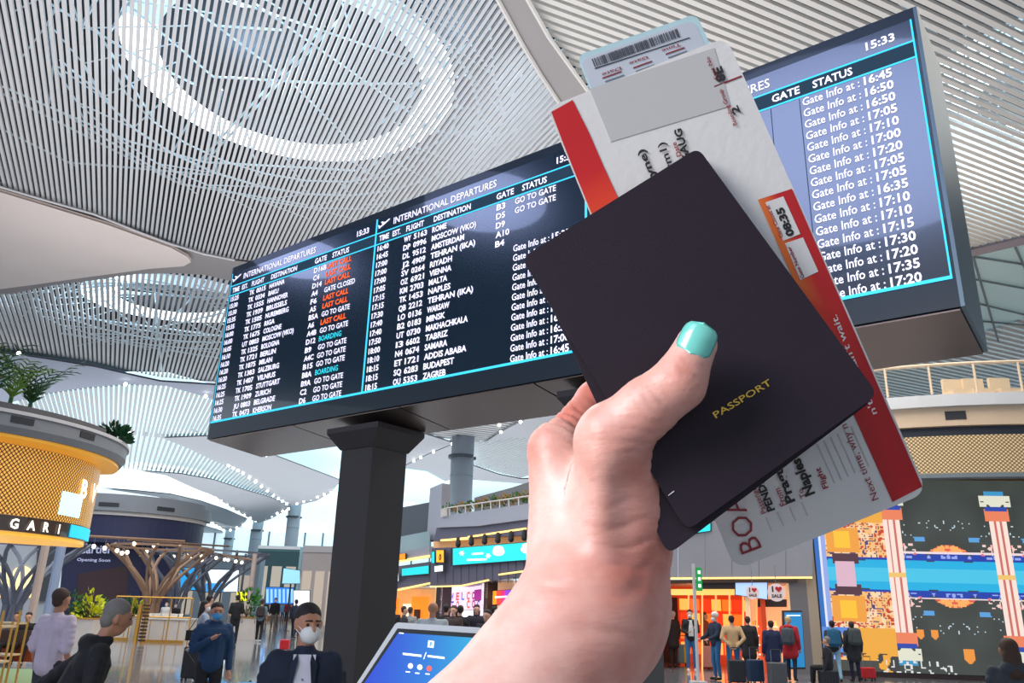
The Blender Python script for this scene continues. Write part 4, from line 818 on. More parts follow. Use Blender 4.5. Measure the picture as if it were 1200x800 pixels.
# piers right of the shops
for (u0, u1, m, lab) in ((930, 951, mat('pier_grey', rgb(120, 118, 122), .5), 'wide grey pier between the cream shop and the video wall'), (951, 963, mat('pier_beige', rgb(176, 160, 140), .5), 'narrow beige pier beside the video wall')):
    q = PR(u0 + 3, 790, .1); w_ = PR(u1 + 3, 790, .1); q.z = w_.z = 0
    tag(MB().slab([q, w_, w_ + BZ * 5.6, q + BZ * 5.6], -PR.n * .15).build('pier', m), lab, 'pier')
# green exit sign on its post
p = aty(817, 768, 23); r = empty('exit_sign_post', (p.x, p.y, 0), 'thin pale post carrying a small green exit sign', 'exit sign')
MB().tube([(p.x, p.y, 0), (p.x, p.y, 3.05)], .045, 8).build('post', mat('post_white', rgb(196, 196, 196), .4), r); MB().box(p.x - .2, p.x + .2, p.y - .2, p.y + .2, 0, .03).build('base_plate', mat('post_white', rgb(196, 196, 196), .4), r)
MB().box(p.x + .06, p.x + .22, p.y - .03, p.y + .03, 2.33, 2.95).build('sign_box', glow('exit_green', rgb(16, 130, 60), .8), r)
for z in (2.42, 2.6, 2.78): MB().box(p.x + .11, p.x + .18, p.y - .036, p.y - .031, z, z + .09).build('pictogram', m_wht, r)
# roll up banner
PB = wallplane(918, 24.5, 942, 25.5)
rbn = sign('standing_banner', PB, [(921, 784), (919, 715), (940, 715), (944, 784)], glow('banner_blue', rgb(30, 130, 190), .7), 'tall blue standing banner behind the red coat', 'banner'); slabpx('pale_text_line', PB, [(922, 721.5), (922, 720.3), (938, 720.3), (938, 721.5)], .005, m_wht, rbn, .03)

# ------------------------------------------------------------------ video wall, pixels as coloured cells
PV = wallplane(966, 27.2, 1200, 26.5)
vw = empty('video_wall', PV(1090, 790) * 1.0, 'huge video wall showing a mirrored scene of pillars and blue sky', 'video wall'); vw.location.z = 0
va = PV(965, 760); vb = PV(1330, 760); va.z = vb.z = 0; vax = (vb - va).normalized(); VL = (vb - va).length; VH = 6.2
MB().slab([va - vax * .1, vb, vb + BZ * VH, va - vax * .1 + BZ * VH], -PV.n * .4).build('cabinet', mat('wall_cabinet', rgb(40, 42, 48), .5), vw)
MB().slab([va, vb, vb + BZ * .12, va + BZ * .12], PV.n * .05).build('plinth', mat('plinth_dark', rgb(50, 34, 36), .5), vw)
cell = 0.036; nu = int(VL / cell); nv = int((VH - .15) / cell); rs = np.random.RandomState(3)
def smooth_noise(n, m, s): 
    g = rs.rand(n // s + 3, m // s + 3); y = np.arange(n) / s; x = np.arange(m) / s; yi = y.astype(int); xi = x.astype(int); fy = (y - yi)[:, None]; fx = (x - xi)[None]
    return (g[yi][:, xi] * (1 - fy) * (1 - fx) + g[yi + 1][:, xi] * fy * (1 - fx) + g[yi][:, xi + 1] * (1 - fy) * fx + g[yi + 1][:, xi + 1] * fy * fx)
X = (np.arange(nu) + .5) * cell; Z = .15 + (np.arange(nv) + .5) * cell; XX, ZZ = np.meshgrid(X / 1.1, (Z - 1.75) / 1.1 + 1.75)
zc = 2.98; dz = np.abs(ZZ - zc)                                    # mirrored about the horizon line
nz = int(3.2 / cell) + 2
nA = smooth_noise(nz, nu, 5); nB = smooth_noise(nz, nu, 2); nC = smooth_noise(nz, nu, 12); zi = np.clip((dz / cell).astype(int), 0, nz - 1)
xi = np.arange(nu)[None].repeat(nv, 0)
# mirror about the middle of each bay too
bay = 3.05; x0 = 2.3; xb = (XX - x0); kb = np.floor(xb / bay); fr = np.abs(xb / bay - kb - .5) * 2      # 0 mid bay, 1 at pillars
xm = np.clip(((1 - fr) * bay / 2 / cell).astype(int), 0, nu - 1)
A = nA[zi, xm]; Bn = nB[zi, xm]; Cn = nC[zi, xm]
img = np.zeros((nv, nu, 3)); img[:] = rgb(60, 66, 62); img *= (0.8 + .4 * Cn)[..., None]
def put(mask, c, s=1.0): img[mask] = np.array(rgb(*c)) * s
band = dz < (.42 + .04 * (A - .5)); put(band, (20, 176, 226)); put(dz < .2, (70, 196, 232)); put((dz >= .42) & (dz < .62 + .12 * (A - .5)), (24, 60, 170))
put((dz >= .5) & (dz < .64) & (Bn > .62), (150, 170, 240)); cr = (dz > .62) & (dz < .62 + .22 * np.maximum(0, 1 - (fr / .38) ** 2) + .05) & (XX > x0); put(cr & (A > .25), (255, 176, 96)); put(cr & (Bn > .6), (230, 90, 70)); put(cr & (dz < .67) , (240, 220, 226))
put((dz > .6) & (dz < .9) & (fr > .6) & (fr < .9) & (A > .5), (226, 110, 120)); put((dz > .6) & (dz < .95) & (fr > .6) & (fr < .9) & (Bn > .7), (250, 210, 200)); put((dz > .98) & (dz < 1.1) & (fr < .62) & (fr > .4) & (A > .4), (90, 160, 220))
put((dz > 1.15) & (dz < 1.6) & (Bn > .93), (200, 220, 230))
pil = (fr > .84); put(pil & (dz < 1.72), (250, 226, 214)); put(pil & (fr > .93) & (fr < .96) & (dz < 1.7), (206, 110, 100)); put(pil & (dz < .08), (240, 196, 110))
put((fr > .78) & (dz > 1.6) & (dz < 1.95), (236, 130, 90)); put((fr > .8) & (dz > 1.9) & (dz < 2.02), (40, 70, 170)); put((fr > .72) & (dz > 2.02) & (dz < 2.35) & (A > .25), (226, 226, 206)); put((fr > .82) & (dz > 2.35) & (dz < 2.5), (60, 150, 200))
lf = XX < 2.05                                                     # dense ornamental part at left
put(lf & (dz > .5), (246, 190, 120)); put(lf & (dz > .5) & (A > .55), (250, 214, 170)); put(lf & (dz > .5) & (Bn > .68), (200, 60, 40)); put(lf & (dz > .5) & (Bn < .22), (90, 60, 110)); put(lf & (XX < .32), (150, 170, 230)); put(lf & (XX < .12), (50, 110, 190)); put(lf & (XX > .12) & (XX < .2), (226, 232, 250))
put(lf & (XX > .35) & (XX < 1.3) & (dz > .62) & (dz < 1.35), (240, 160, 60)); put(lf & (XX > .6) & (XX < 1.05) & (dz > .75) & (dz < 1.25), (255, 196, 50)); put(lf & (XX > .5) & (XX < 1.25) & (dz > .3) & (dz < .6), (80, 46, 60)); put(lf & (XX > .55) & (XX < 1.1) & (dz < .35), (222, 180, 200))
put(lf & (dz > 1.5) & (XX < .9) & (A > .4), (90, 140, 226)); put(lf & (dz > 1.5) & (XX > .9), (240, 170, 60)); put(lf & (dz > 2.2) & (A > .5), (60, 60, 60))
put((ZZ < .62) & (Bn > .74) & (XX < 3.6) & (XX > .9), (226, 228, 226)); put((ZZ < .6) & (XX < 1.5), (70, 70, 66))
for (cx, cz, s_) in ((2.75, 1.35, .10), (3.15, 1.35, .10), (4.0, .8, .15)): put((np.abs(XX - cx) < s_) & (np.abs(ZZ - cz) < s_ * 1.3) & (ZZ - cz > -s_ * 1.6 + np.abs(XX - cx)), (240, 150, 60))
vv = [];
for j in range(nv + 1):
    for i in range(nu + 1): vv.append(va + vax * (i * cell) + BZ * (.15 + j * cell) + PV.n * .012)
ff = [(j * (nu + 1) + i, j * (nu + 1) + i + 1, (j + 1) * (nu + 1) + i + 1, (j + 1) * (nu + 1) + i) for j in range(nv) for i in range(nu)]
me = bpy.data.meshes.new('video_image'); me.from_pydata([tuple(v) for v in vv], [], ff); ca = me.color_attributes.new('Col', 'FLOAT_COLOR', 'CORNER')
arr = np.ones((nu * nv, 4, 4)); arr[:, :, :3] = img.reshape(-1, 1, 3); ca.data.foreach_set('color', arr.ravel().astype('f')); link('video_image', me, vcol('video_pixels', 1.0), vw)

# ------------------------------------------------------------------ round gold screened kiosk above the video wall
gc_ = aty(1185, 600, 24.8); GC = (gc_.x + 3.2, gc_.y + 13.2); g0, g1 = math.radians(-200), math.radians(20)
gr = empty('gold_ring_gallery', (GC[0], GC[1], 0), 'rounded gallery above the video wall with perforated gold band and pale handrail', 'gallery')
def gring(name, r0, r1, v0, v1, m): 
    z0 = aty(1190, v0, GC[1] - r1).z; z1 = aty(1190, v1, GC[1] - r1).z; return MB().arc(GC, [(r0, z0), (r1, z0), (r1, z1), (r0, z1)], g0, g1, 48).build(name, m, gr)
m_cream = mat('gallery_cream', rgb(222, 196, 166), .45, noise=.05)
RG = 13.6
gring('gold_band', RG - .4, RG, 552, 506, lattice('pale_gold_lattice', GC, 330, 26, rgb(120, 90, 60), rgb(232, 208, 160), .15))
gring('dark_recess', RG - .5, RG - .1, 506, 494, mat('recess_dark', rgb(36, 44, 60), .4)); gring('cream_fascia', RG - .4, RG + .1, 494, 470, m_cream); gring('white_cornice', RG - .4, RG + .35, 470, 456, mat('cornice_white', rgb(206, 206, 208), .4))
gring('lower_edge', RG - .4, RG + .02, 556, 551, m_seam)
zf = aty(1190, 456, GC[1] - RG).z; mb = MB(); pts = []
for i in range(80): w = g0 + (g1 - g0) * i / 79; pts.append((GC[0] + RG * math.cos(w), GC[1] + RG * math.sin(w), zf + 1.0))
MB().tube(pts, .05, 6).build('handrail', m_cream, gr)
MB().arc(GC, [(RG - .03, zf + .05), (RG - .01, zf + .05), (RG - .01, zf + .93), (RG - .03, zf + .93)], g0, g1, 40).build('rail_glass', (lambda m: m)(mat('clear_glass', (0.9, 0.95, 0.95), .02)), gr)
_g = MC['clear_glass'].node_tree.nodes['Principled BSDF']; _g.inputs['Transmission Weight'].default_value = 1.0; _g.inputs['IOR'].default_value = 1.05
for i in range(0, 80, 2): MB().tube([Vector(pts[i]) - BZ * 1.0, Vector(pts[i])], .04, 6).build('baluster', m_cream, gr)
w = math.radians(-108.5); MB().arc(GC, [(RG + .1, aty(1190, 488, GC[1] - RG).z), (RG + .12, aty(1190, 488, GC[1] - RG).z), (RG + .12, aty(1190, 478, GC[1] - RG).z), (RG + .1, aty(1190, 478, GC[1] - RG).z)], w - .022, w + .022, 6).build('vent', mat('vent_dark', rgb(44, 46, 52), .6), gr)
MB().arc(GC, [(.05, zf - .15), (RG - .4, zf - .15), (RG - .4, zf), (.05, zf)], 0, 6.283, 40).build('gallery_floor', m_cream, gr)
MB().arc(GC, [(.05, 0), (9.5, 0), (9.5, zf - .15), (.05, zf - .15)], 0, 6.283, 24).build('core', m_cream, gr)
for i, w in enumerate((-106, -103, -99)):
    w = math.radians(w); c = (GC[0] + (RG - 1.6) * math.cos(w), GC[1] + (RG - 1.6) * math.sin(w)); r = empty('armchair', (c[0], c[1], zf), 'pale covered chair behind the gallery handrail, ' + ORD[i] + ' from the left', 'chair', 'pale chairs on the gallery')
    MB().box(c[0] - .35, c[0] + .35, c[1] - .35, c[1] + .35, zf, zf + .45).build('seat', m_cream, r); MB().box(c[0] - .35, c[0] + .35, c[1] + .2, c[1] + .35, zf + .45, zf + .95).build('backrest', m_cream, r)

# ------------------------------------------------------------------ touch screen information terminal
PT = Plane(atd(497, 765, 2.6), RW @ Vector((0.02, 0.36, 0.93)))
tm = empty('info_terminal', PT(497, 765), 'white framed touch screen terminal with glowing blue display', 'terminal'); m_wf = mat('terminal_white', rgb(206, 210, 216), .35, coat=.4)
MB().slab([PT(u, v) for u, v in ((463, 731), (466, 729), (562, 735), (566, 738), (540, 850), (380, 850), (404, 822))], -PT.n * .04).build('frame', m_wf, tm)
MB().slab([PT(u, v, .001) for u, v in ((466, 736), (560, 742), (534, 845), (398, 838))], PT.n * .001).build('bezel', mat('bezel_black', rgb(20, 22, 30), .2, coat=.5), tm)
gm = bpy.data.meshes.new('display'); q = [PT(u, v, .003) for u, v in ((467, 741), (554, 747), (530, 835), (408, 828))]; n_ = 10; vs = []; cs = []
for j in range(n_ + 1):
    for i in range(n_ + 1):
        s_, t = i / n_, j / n_; vs.append(tuple(q[0].lerp(q[1], s_).lerp(q[3].lerp(q[2], s_), t))); cs.append(lin((.03 + .1 * s_, .35 + .35 * s_ - .12 * t, .86 + .04 * s_)))
gm.from_pydata(vs, [], [(j * 11 + i, j * 11 + i + 1, (j + 1) * 11 + i + 1, (j + 1) * 11 + i) for j in range(10) for i in range(10)])
ca = gm.color_attributes.new('Col', 'FLOAT_COLOR', 'POINT'); ca.data.foreach_set('color', np.array([(*c, 1) for c in cs], 'f').ravel()); disp = link('display', gm, vcol('terminal_pixels', .95), tm)
def tq(name, pts, m): MB().slab([PT(u, v, .005) for u, v in pts], PT.n * .0005).build(name, m, disp)
tq('emblem', [(501, 758), (502, 750), (509, 751), (508, 759)], m_wht); tq('emblem_gap', [(503, 757), (504, 752), (507, 752), (506.5, 757)], glow('emb_blue', rgb(20, 120, 220), .95))
tq('divider', [(496, 772), (499, 764), (500, 764), (497, 772)], m_wht); tq('text_line', [(472, 767), (472, 764.5), (494, 767), (494, 769.5)], m_wht); tq('text_line', [(501, 769.5), (501, 767.2), (521, 769.5), (521, 772)], m_wht)
tq('status_text', [(467.5, 742), (467.7, 740.8), (473, 741.2), (473, 742.4)], m_wht)
for (u, v, c) in ((481, 780, (240, 220, 225)), (492, 781.5, (230, 240, 250)), (503, 783, (230, 90, 80))): tq('icon', [(u + 3.2 * math.cos(k * .785), v + 3.4 * math.sin(k * .785)) for k in range(8)], glow('icon_%d' % c[1], rgb(*c), .95))
for (u, v) in ((478, 787.5), (489, 789), (501, 790)): tq('icon_caption', [(u - 2.5, v), (u - 2.5, v - 1.4), (u + 2.5, v - 1), (u + 2.5, v + .4)], m_wht)
c = PT(470, 830, -.05); MB().tube([c, Vector((c.x, c.y + .02, .06))], .06, 12).build('stem', m_wf, tm); MB().box(c.x - .25, c.x + .25, c.y - .22, c.y + .24, 0, .05).build('foot', m_wf, tm)

# ------------------------------------------------------------------ boarding passes and passport held in the hand
def card_pts(px_, edge, real):
    r = [RW @ Vector(((u - 600) / FPX, (400 - v) / FPX, -1)) for u, v in px_]
    M_ = Matrix((r[1], -r[2], r[3])).transposed(); s_ = M_.inverted() @ r[0]; s_ = [1, s_.x, s_.y, s_.z]; P = [r[i] * s_[i] for i in range(4)]
    k_ = real / (P[edge[0]] - P[edge[1]]).length; return [CAM + p * k_ for p in P]
def rounded(P, rad, n=6):
    out = []; m = len(P)
    for i in range(m):
        a, b, c = P[i - 1], P[i], P[(i + 1) % m]; d0 = (a - b).normalized(); d1 = (c - b).normalized()
        for k in range(n + 1):
            t = k / n; out.append(b + d0 * rad * (1 - t) ** 2 + d1 * rad * t ** 2)
    return out
CP = card_pts([(641, 126), (862, 668), (1087, 577), (851, 43)], (0, 1), .207)   # TL BL BR TR
cn = (CP[1] - CP[0]).cross(CP[3] - CP[0]).normalized()
if cn.dot(CAM - CP[0]) < 0: cn = -cn
CPL = Plane(CP[0], cn)
m_paper = mat('ticket_paper', rgb(214, 212, 210), .75, noise=.03, nscale=30, bump=.04, bscale=300); m_red = mat('print_red', rgb(196, 14, 22), .55)
m_txt = mat('print_black', rgb(34, 30, 32), .6); m_txr = mat('print_dark_red', rgb(140, 38, 46), .6); m_grey = mat('print_grey', rgb(186, 184, 184), .7)
bpz = empty('boarding_pass', (CP[0] + CP[2]) / 2, 'white boarding pass with red edge strips, the larger pass in front of the small stub', 'boarding pass')
MB().slab(rounded(CP, .007), -cn * .0005).build('paper', m_paper, bpz)
def prn(name, pts, m, pl=CPL, par=bpz, off=.00025): return MB().slab([pl(u, v, off) for u, v in pts], -pl.n * .0002).build(name, m, par)
def vprint(name, pts, cols, par, pl=CPL, off=.0003):
    me = bpy.data.meshes.new(name); me.from_pydata([tuple(pl(u, v, off)) for u, v in pts], [], [tuple(range(i * 2, i * 2 + 2)) + (i * 2 + 3, i * 2 + 2) for i in range(len(pts) // 2 - 1)])
    ca = me.color_attributes.new('Col', 'FLOAT_COLOR', 'POINT'); ca.data.foreach_set('color', np.array([(*rgb(*c), 1) for c in cols], 'f').ravel()); return link(name, me, vcol('ticket_print', 0, .55), par)
vprint('red_strip', [(646, 131), (671, 117), (660, 168), (690, 155), (676, 208), (707, 194), (692, 247), (724, 231), (712, 296), (745, 282)], [(190, 12, 20)] * 4 + [(196, 14, 22)] * 2 + [(226, 60, 26), (226, 60, 26)] + [(236, 90, 30)] * 2, bpz)
Lc = lambda t: (888 + (1046 - 888) * t, 234 + (588 - 234) * t); Rc = lambda t: (928 + (1081 - 928) * t, 221 + (570 - 221) * t)
pts, cs = [], []
for i in range(9):
    t = i / 8; a = Lc(t); b = Rc(t); m_ = ((a[0] * .45 + b[0] * .55), (a[1] * .45 + b[1] * .55)); pts += [a, m_]; cs += [(236, 120, 40) if t < .3 else ((226, 70, 28) if t < .55 else (176, 20, 26)), (186, 20, 26) if t < .3 or t > .6 else (206, 36, 26)]
vprint('red_strip', pts, cs, bpz)
pts, cs = [], []
for i in range(9):
    t = i / 8; a = Lc(t); b = Rc(t); m_ = ((a[0] * .45 + b[0] * .55), (a[1] * .45 + b[1] * .55)); pts += [m_, b]; cs += [(186, 20, 26) if t < .3 or t > .6 else (206, 36, 26), (176, 16, 24)]
vprint('red_strip', pts, cs, bpz)
prn('scuffed_patch', [(691, 104), (837, 56), (856, 124), (716, 166)], m_grey)
prn('gate_box', [(897, 237), (918, 230), (938, 274), (918, 282)], m_paper, off=.0005); prn('gate_box', [(920, 285), (941, 278), (959, 318), (938, 328)], m_paper, off=.0005)
prn('divider_line', [(837, 102.5), (837, 100.5), (869, 88), (869, 90)], m_txr)
updir = (CP[0] - CP[1]).normalized()                                  # reading direction of the print
def pt(t, p0, p1, h, m, pl=CPL, par=bpz, bold=.01, off=.0007, name='print'):
    a = pl(*p0, off); b = pl(*p1, off); d = (b - a); up = pl.n.cross(d).normalized()
    sc = (pl(p0[0] - h, p0[1], off) - a).length
    o = text_mesh([(t, a, d, up, sc, d.length, bold, 'l')], m, name, par); o['kind'] = 'stuff'; return o
for (t, p0, p1, h, m, b) in (('8E', (851, 94), (845, 77), 11, m_txt, .04), ('Seat No', (842, 92), (831, 66), 5, m_txr, .01), ('Boarding Group', (864, 146), (846, 104), 5, m_txr, .02), ('2', (868, 132), (864, 123), 9, m_txt, .03),
        ('Date', (799, 182), (792, 166), 6, m_txr, .02), ('26AUG', (811, 192), (798, 150), 9, m_txt, .04), ('Form1)', (796, 213), (778, 166), 9, m_txt, .02), ('zyne)', (772, 214), (754, 174), 9, m_txt, .03),
        ('BOARDING', (893, 641), (829, 482), 27, m_txr, -.006), ('Passenger', (899, 600), (884, 566), 7, m_txr, .01), ('PENDL', (908, 597), (893, 560), 9, m_txt, .04), ('From', (922, 591), (914, 571), 8, m_txr, .01), ('Prague', (932, 587), (911, 536), 11, m_txt, .04),
        ('To', (945, 582), (940, 572), 7, m_txr, .01), ('Naples', (955, 578), (937, 536), 12, m_txt, .04), ('Flight', (971, 571), (961, 547), 7, m_txr, .02), ('Next time, why n', (1030, 584), (992, 496), 9, m_txr, .0),
        ('08:35', (931, 275), (917, 242), 9, m_txt, .05), ('Gate Closes at', (918, 277), (901, 240), 4.5, m_txr, .01), ('Gate Number', (943, 325), (926, 288), 4.5, m_txr, .02)):
    pt(t, p0, p1, h, m, bold=b)
pt("n't you can't wait.", (1028, 484), (980, 368), 8, mat('print_white', rgb(236, 226, 222), .6), bold=.01)
for i in range(7):      # faint ruled back print
    u = 957 + i * 8; prn('faint_rule', [(u, 520 - i * 4), (u + 1.2, 519.6 - i * 4), (u + 22, 566 - i * 4), (u + 20.8, 566.4 - i * 4)], m_grey)
for i in range(4): u = 897 + i * 14; prn('faint_rule', [(u, 606 - i * 6), (u + 1.2, 605.6 - i * 6), (u + 8, 622 - i * 6), (u + 6.8, 622.4 - i * 6)], m_grey)
# small stub behind
d_ = .0022; SPp = [CPL(u, v, -d_) for u, v in ((676, 65), (742, 232), (888, 178), (816, 16))]; SPL = Plane(CPL.p - CPL.n * d_, CPL.n)
st = empty('ticket_stub', (SPp[0] + SPp[2]) / 2, 'small pale blue edged stub with a barcode sticking out behind the boarding pass', 'ticket stub')
MB().slab(rounded(SPp, .004), -cn * .0005).build('border', mat('stub_cyan', rgb(176, 206, 212), .5), st)
MB().slab(rounded([SPL(u, v, .0001) for u, v in ((680, 70), (743, 226), (882, 175), (813, 23))], .004), -cn * .0001).build('paper', mat('stub_paper', rgb(188, 194, 204), .6, noise=.05, nscale=20), st)
rb_ = random.Random(5); x = 0.0; mb = MB()
while x < .985:
    w = rb_.choice((.005, .008, .012, .018)); a = lambda t: (697 + 101 * t, 78.5 - 36 * t)
    if True: p0 = a(x); p1 = a(min(1, x + w)); q = (-.36 * -10.5 * 0, 0); mb.slab([SPL(p0[0], p0[1], .0004), SPL(p1[0], p1[1], .0004), SPL(p1[0] - 3.8, p1[1] - 9.5, .0004), SPL(p0[0] - 3.8, p0[1] - 9.5, .0004)], -cn * .0001)
    x += w + rb_.choice((.005, .008, .014))
o = mb.build('barcode', mat('barcode_ink', rgb(70, 72, 80), .6), st); o['kind'] = 'stuff'
prn('barcode_rule', [(697, 80.5), (697, 79.7), (808, 43.5), (808, 44.3)], m_txt, SPL, st, .0004)
for (u, v, t) in ((705, 86, 'Date'), (737, 73, 'Gate'), (775, 58, 'Time')): pt(t, (u + 22, v - 8), (u, v), 4, m_txr, SPL, st, .01, .0004)
for i, (u, v) in enumerate(((706, 92), (709, 96), (742, 80), (745, 84), (780, 64), (783, 68))): prn('small_print', [(u, v), (u, v - 1.3), (u + 22, v - 9.1), (u + 22, v - 7.8)], [m_txr, m_seam][i % 2], SPL, st, .0004)
# passport
PP = card_pts([(818, 173), (611, 302), (805, 622), (1029, 462)], (0, 1), .0885)
pn = (PP[1] - PP[0]).cross(PP[3] - PP[0]).normalized()
if pn.dot(CAM - PP[0]) < 0: pn = -pn
# keep the booklet in front of the pass everywhere
PPL = Plane(PP[0], pn)
m_pass = mat('passport_cover', rgb(34, 24, 36), .62, noise=.12, nscale=60, bump=.06, bscale=2200, spec=.3)
ps = empty('passport', (PP[0] + PP[2]) / 2, 'dark aubergine passport booklet with gold lettering held in front of the boarding pass', 'passport')
MB().slab(rounded(PP, .0042), -pn * .0006).build('front_cover', m_pass, ps)
MB().slab(rounded([p.lerp((PP[0] + PP[2]) / 2, .012) - pn * .0008 for p in PP], .004), -pn * .0018).build('pages', mat('pages_cream', rgb(200, 194, 184), .8), ps)
BC = [PPL(u, v, -.0034) for u, v in ((818, 176), (622, 308), (783, 650), (1024, 468))]
MB().slab(rounded(BC, .0042), -pn * .0006).build('back_cover', m_pass, ps)
g = mat('gold_foil', rgb(196, 160, 62), .35, metal=.6)
o = pt('PASSPORT', (839, 490), (905, 450), 8, g, PPL, ps, .012, .0003, 'gold_lettering')
o2 = [c for c in ps.children if c.name.startswith('gold')]
MB().slab([PPL(783, 581, .0003), PPL(783.4, 579.6, .0003), PPL(790, 574.5, .0003), PPL(790, 576, .0003)], -pn * .0002).build('edge_nick', m_paper, ps)

# ------------------------------------------------------------------ the hand: one continuous skin surface
K = .0058
def hp(u, v, d): return np.array(atd(u, v, d))
W_ = []
def cap(a, b, ra, rb, k=K): W_.append((np.array(a, float), np.array(b, float), ra, rb, k))
# forearm, wrist, palm
el = hp(410, 1090, .225); fa = hp(551, 899, .262); wr = hp(690, 718, .292); w2 = hp(712, 690, .298)
cap(el, fa, .0300, .0265, .010); cap(fa, wr, .0262, .0262, .010)
cap(hp(622, 860, .280), hp(712, 738, .302), .019, .0182, .010)         # lower side of the wrist (ulna and heel)
cap(wr, hp(676, 640, .312), .0245, .0165, .010); cap(hp(704, 722, .300), hp(708, 640, .306), .0200, .0205, .010)
cap(hp(700, 700, .318), hp(700, 600, .335), .019, .018, .010)
MCP = [hp(652, 528, .322), hp(660, 530, .340), hp(672, 545, .357), hp(688, 570, .371)]
for i, m_ in enumerate(MCP): cap(hp(686 + 4 * i, 705, .305 + .006 * i), m_, .0150, [.0098, .0098, .0092, .0085][i], .009)
cap(hp(668, 640, .311), MCP[0], .0145, .0098, .008)
# thumb: metacarpal, knuckle, proximal and distal segments
tm0 = hp(726, 695, .300); t1 = hp(716, 522, .296); t1b = hp(722, 508, .293); t2 = hp(795, 449, .2865); t3 = hp(816, 404, .287)
cap(tm0, hp(726, 610, .301), .0160, .0172, .010); cap(hp(726, 610, .301), t1, .0170, .0138, .009); cap(t1b, hp(760, 476, .289), .0122, .0098, .007)
cap(hp(760, 476, .289), t2, .0098, .0088, .006); cap(t2, t3, .0092, .0074, .005)
cap(hp(742, 640, .300), hp(748, 560, .301), .0100, .0075, .010)
# fingers reach behind the passes, bent at each joint
def finger(m_, pts, rs):
    pr = m_
    for i, p in enumerate(pts): cap(pr, p, rs[i], rs[i + 1], .004); pr = p
finger(MCP[0], [hp(700, 470, .347), hp(790, 452, .352), hp(848, 458, .348)], [.0098, .0088, .0078, .0065])
finger(MCP[1], [hp(712, 500, .365), hp(800, 500, .364), hp(865, 505, .357)], [.0098, .0088, .0078, .0065])
finger(MCP[2], [hp(722, 540, .378), hp(806, 548, .374), hp(862, 552, .364)], [.0092, .0084, .0074, .0062])
finger(MCP[3], [hp(735, 580, .386), hp(800, 592, .380), hp(846, 596, .370)], [.0085, .0074, .0066, .0056])
# tendons of the back of the hand
cap(hp(678, 680, .288), hp(650, 545, .313), .0030, .0035, .006); cap(hp(700, 700, .283), hp(705, 545, .285), .0038, .0040, .008)
def sdf(P):
    acc = None
    for (a, b, ra, rb, k) in W_:
        ab = b - a; t = np.clip(((P - a) @ ab) / (ab @ ab), 0, 1); d = np.linalg.norm(P - a - t[:, None] * ab, axis=1) - (ra + (rb - ra) * t)
        if acc is None: acc = d
        else: h = np.maximum(k - np.abs(acc - d), 0) / k; acc = np.minimum(acc, d) - h * h * k * .25
    return acc
def remesh(mb, vox, smooth=3, name='tmp'):
    me = mb.mesh(name); ob = bpy.data.objects.new(name, me); COL.objects.link(ob)
    m = ob.modifiers.new('r', 'REMESH'); m.mode = 'VOXEL'; m.voxel_size = vox; m.use_smooth_shade = True
    if smooth: s_ = ob.modifiers.new('s', 'SMOOTH'); s_.iterations = smooth; s_.factor = .5
    dg = bpy.context.evaluated_depsgraph_get(); out = bpy.data.meshes.new_from_object(ob.evaluated_get(dg)); bpy.data.objects.remove(ob); bpy.data.meshes.remove(me)
    out.name = name; return out
mb = MB(); OFF = np.array(hp(690, 620, .30))
for (a, b, ra, rb, k) in W_: mb.capsule(Vector((a - OFF) * 10), Vector((b - OFF) * 10), ra * 10.4, rb * 10.4, 16)
hm = remesh(mb, .0125, 2, 'hand_skin'); n_ = len(hm.vertices); V = np.empty(n_ * 3); hm.vertices.foreach_get('co', V); V = V.reshape(-1, 3) / 10 + OFF
def grad(P, e=.0004): return np.stack([(sdf(P + np.eye(3)[i] * e) - sdf(P - np.eye(3)[i] * e)) / (2 * e) for i in range(3)], 1)
for it in range(5): g_ = grad(V); gn = np.linalg.norm(g_, axis=1)[:, None]; V = V - np.clip(sdf(V), -.003, .003)[:, None] * g_ / np.maximum(gn, .3) ** 2 * .9
# skin relief: creases over the thumb joints, the web and the wrist, fine grain
g_ = grad(V); g_ /= np.maximum(np.linalg.norm(g_, axis=1)[:, None], 1e-6); dis = np.zeros(n_)
def crease(c, axis, rad, freq, amp, seed=0):
    d = V - np.array(c); t = d @ axis; r = np.linalg.norm(d, axis=1); w = np.exp(-(r / rad) ** 2); ph = np.sin(t * freq + 1.2 * np.sin((d @ np.array([.3, .8, .5])) * freq * .5 + seed)); return -amp * w * np.maximum(0, ph) ** 2
ax_t = (t2 - t1b) / np.linalg.norm(t2 - t1b); ax_i = np.array([0, 0, 1.]); ax_i = (hp(690, 460, .33) - hp(640, 520, .32)); ax_i /= np.linalg.norm(ax_i)
up_ = (hp(700, 560, .3) - hp(700, 600, .3)); up_ /= np.linalg.norm(up_)
dis += crease(hp(795, 440, .278), ax_t, .0085, 2900, .0006); dis += crease(hp(668, 492, .33), ax_i, .012, 1500, .0009, 2); dis += crease(hp(672, 512, .318), ax_i, .010, 1700, .0008, 1)
dis += crease(hp(655, 490, .325), ax_i, .010, 1300, .0012, 5); dis += crease(hp(770, 470, .28), ax_t, .010, 2000, .0005, 6); dis += crease(hp(700, 700, .27), up_, .030, 420, .0006, 7)
dis += crease(hp(755, 520, .285), up_, .012, 1600, .0005, 3); dis += crease(hp(750, 640, .284), up_, .020, 900, .0005, 4)
V = V + g_ * dis[:, None]
hm.vertices.foreach_set('co', V.ravel()); hm.update()
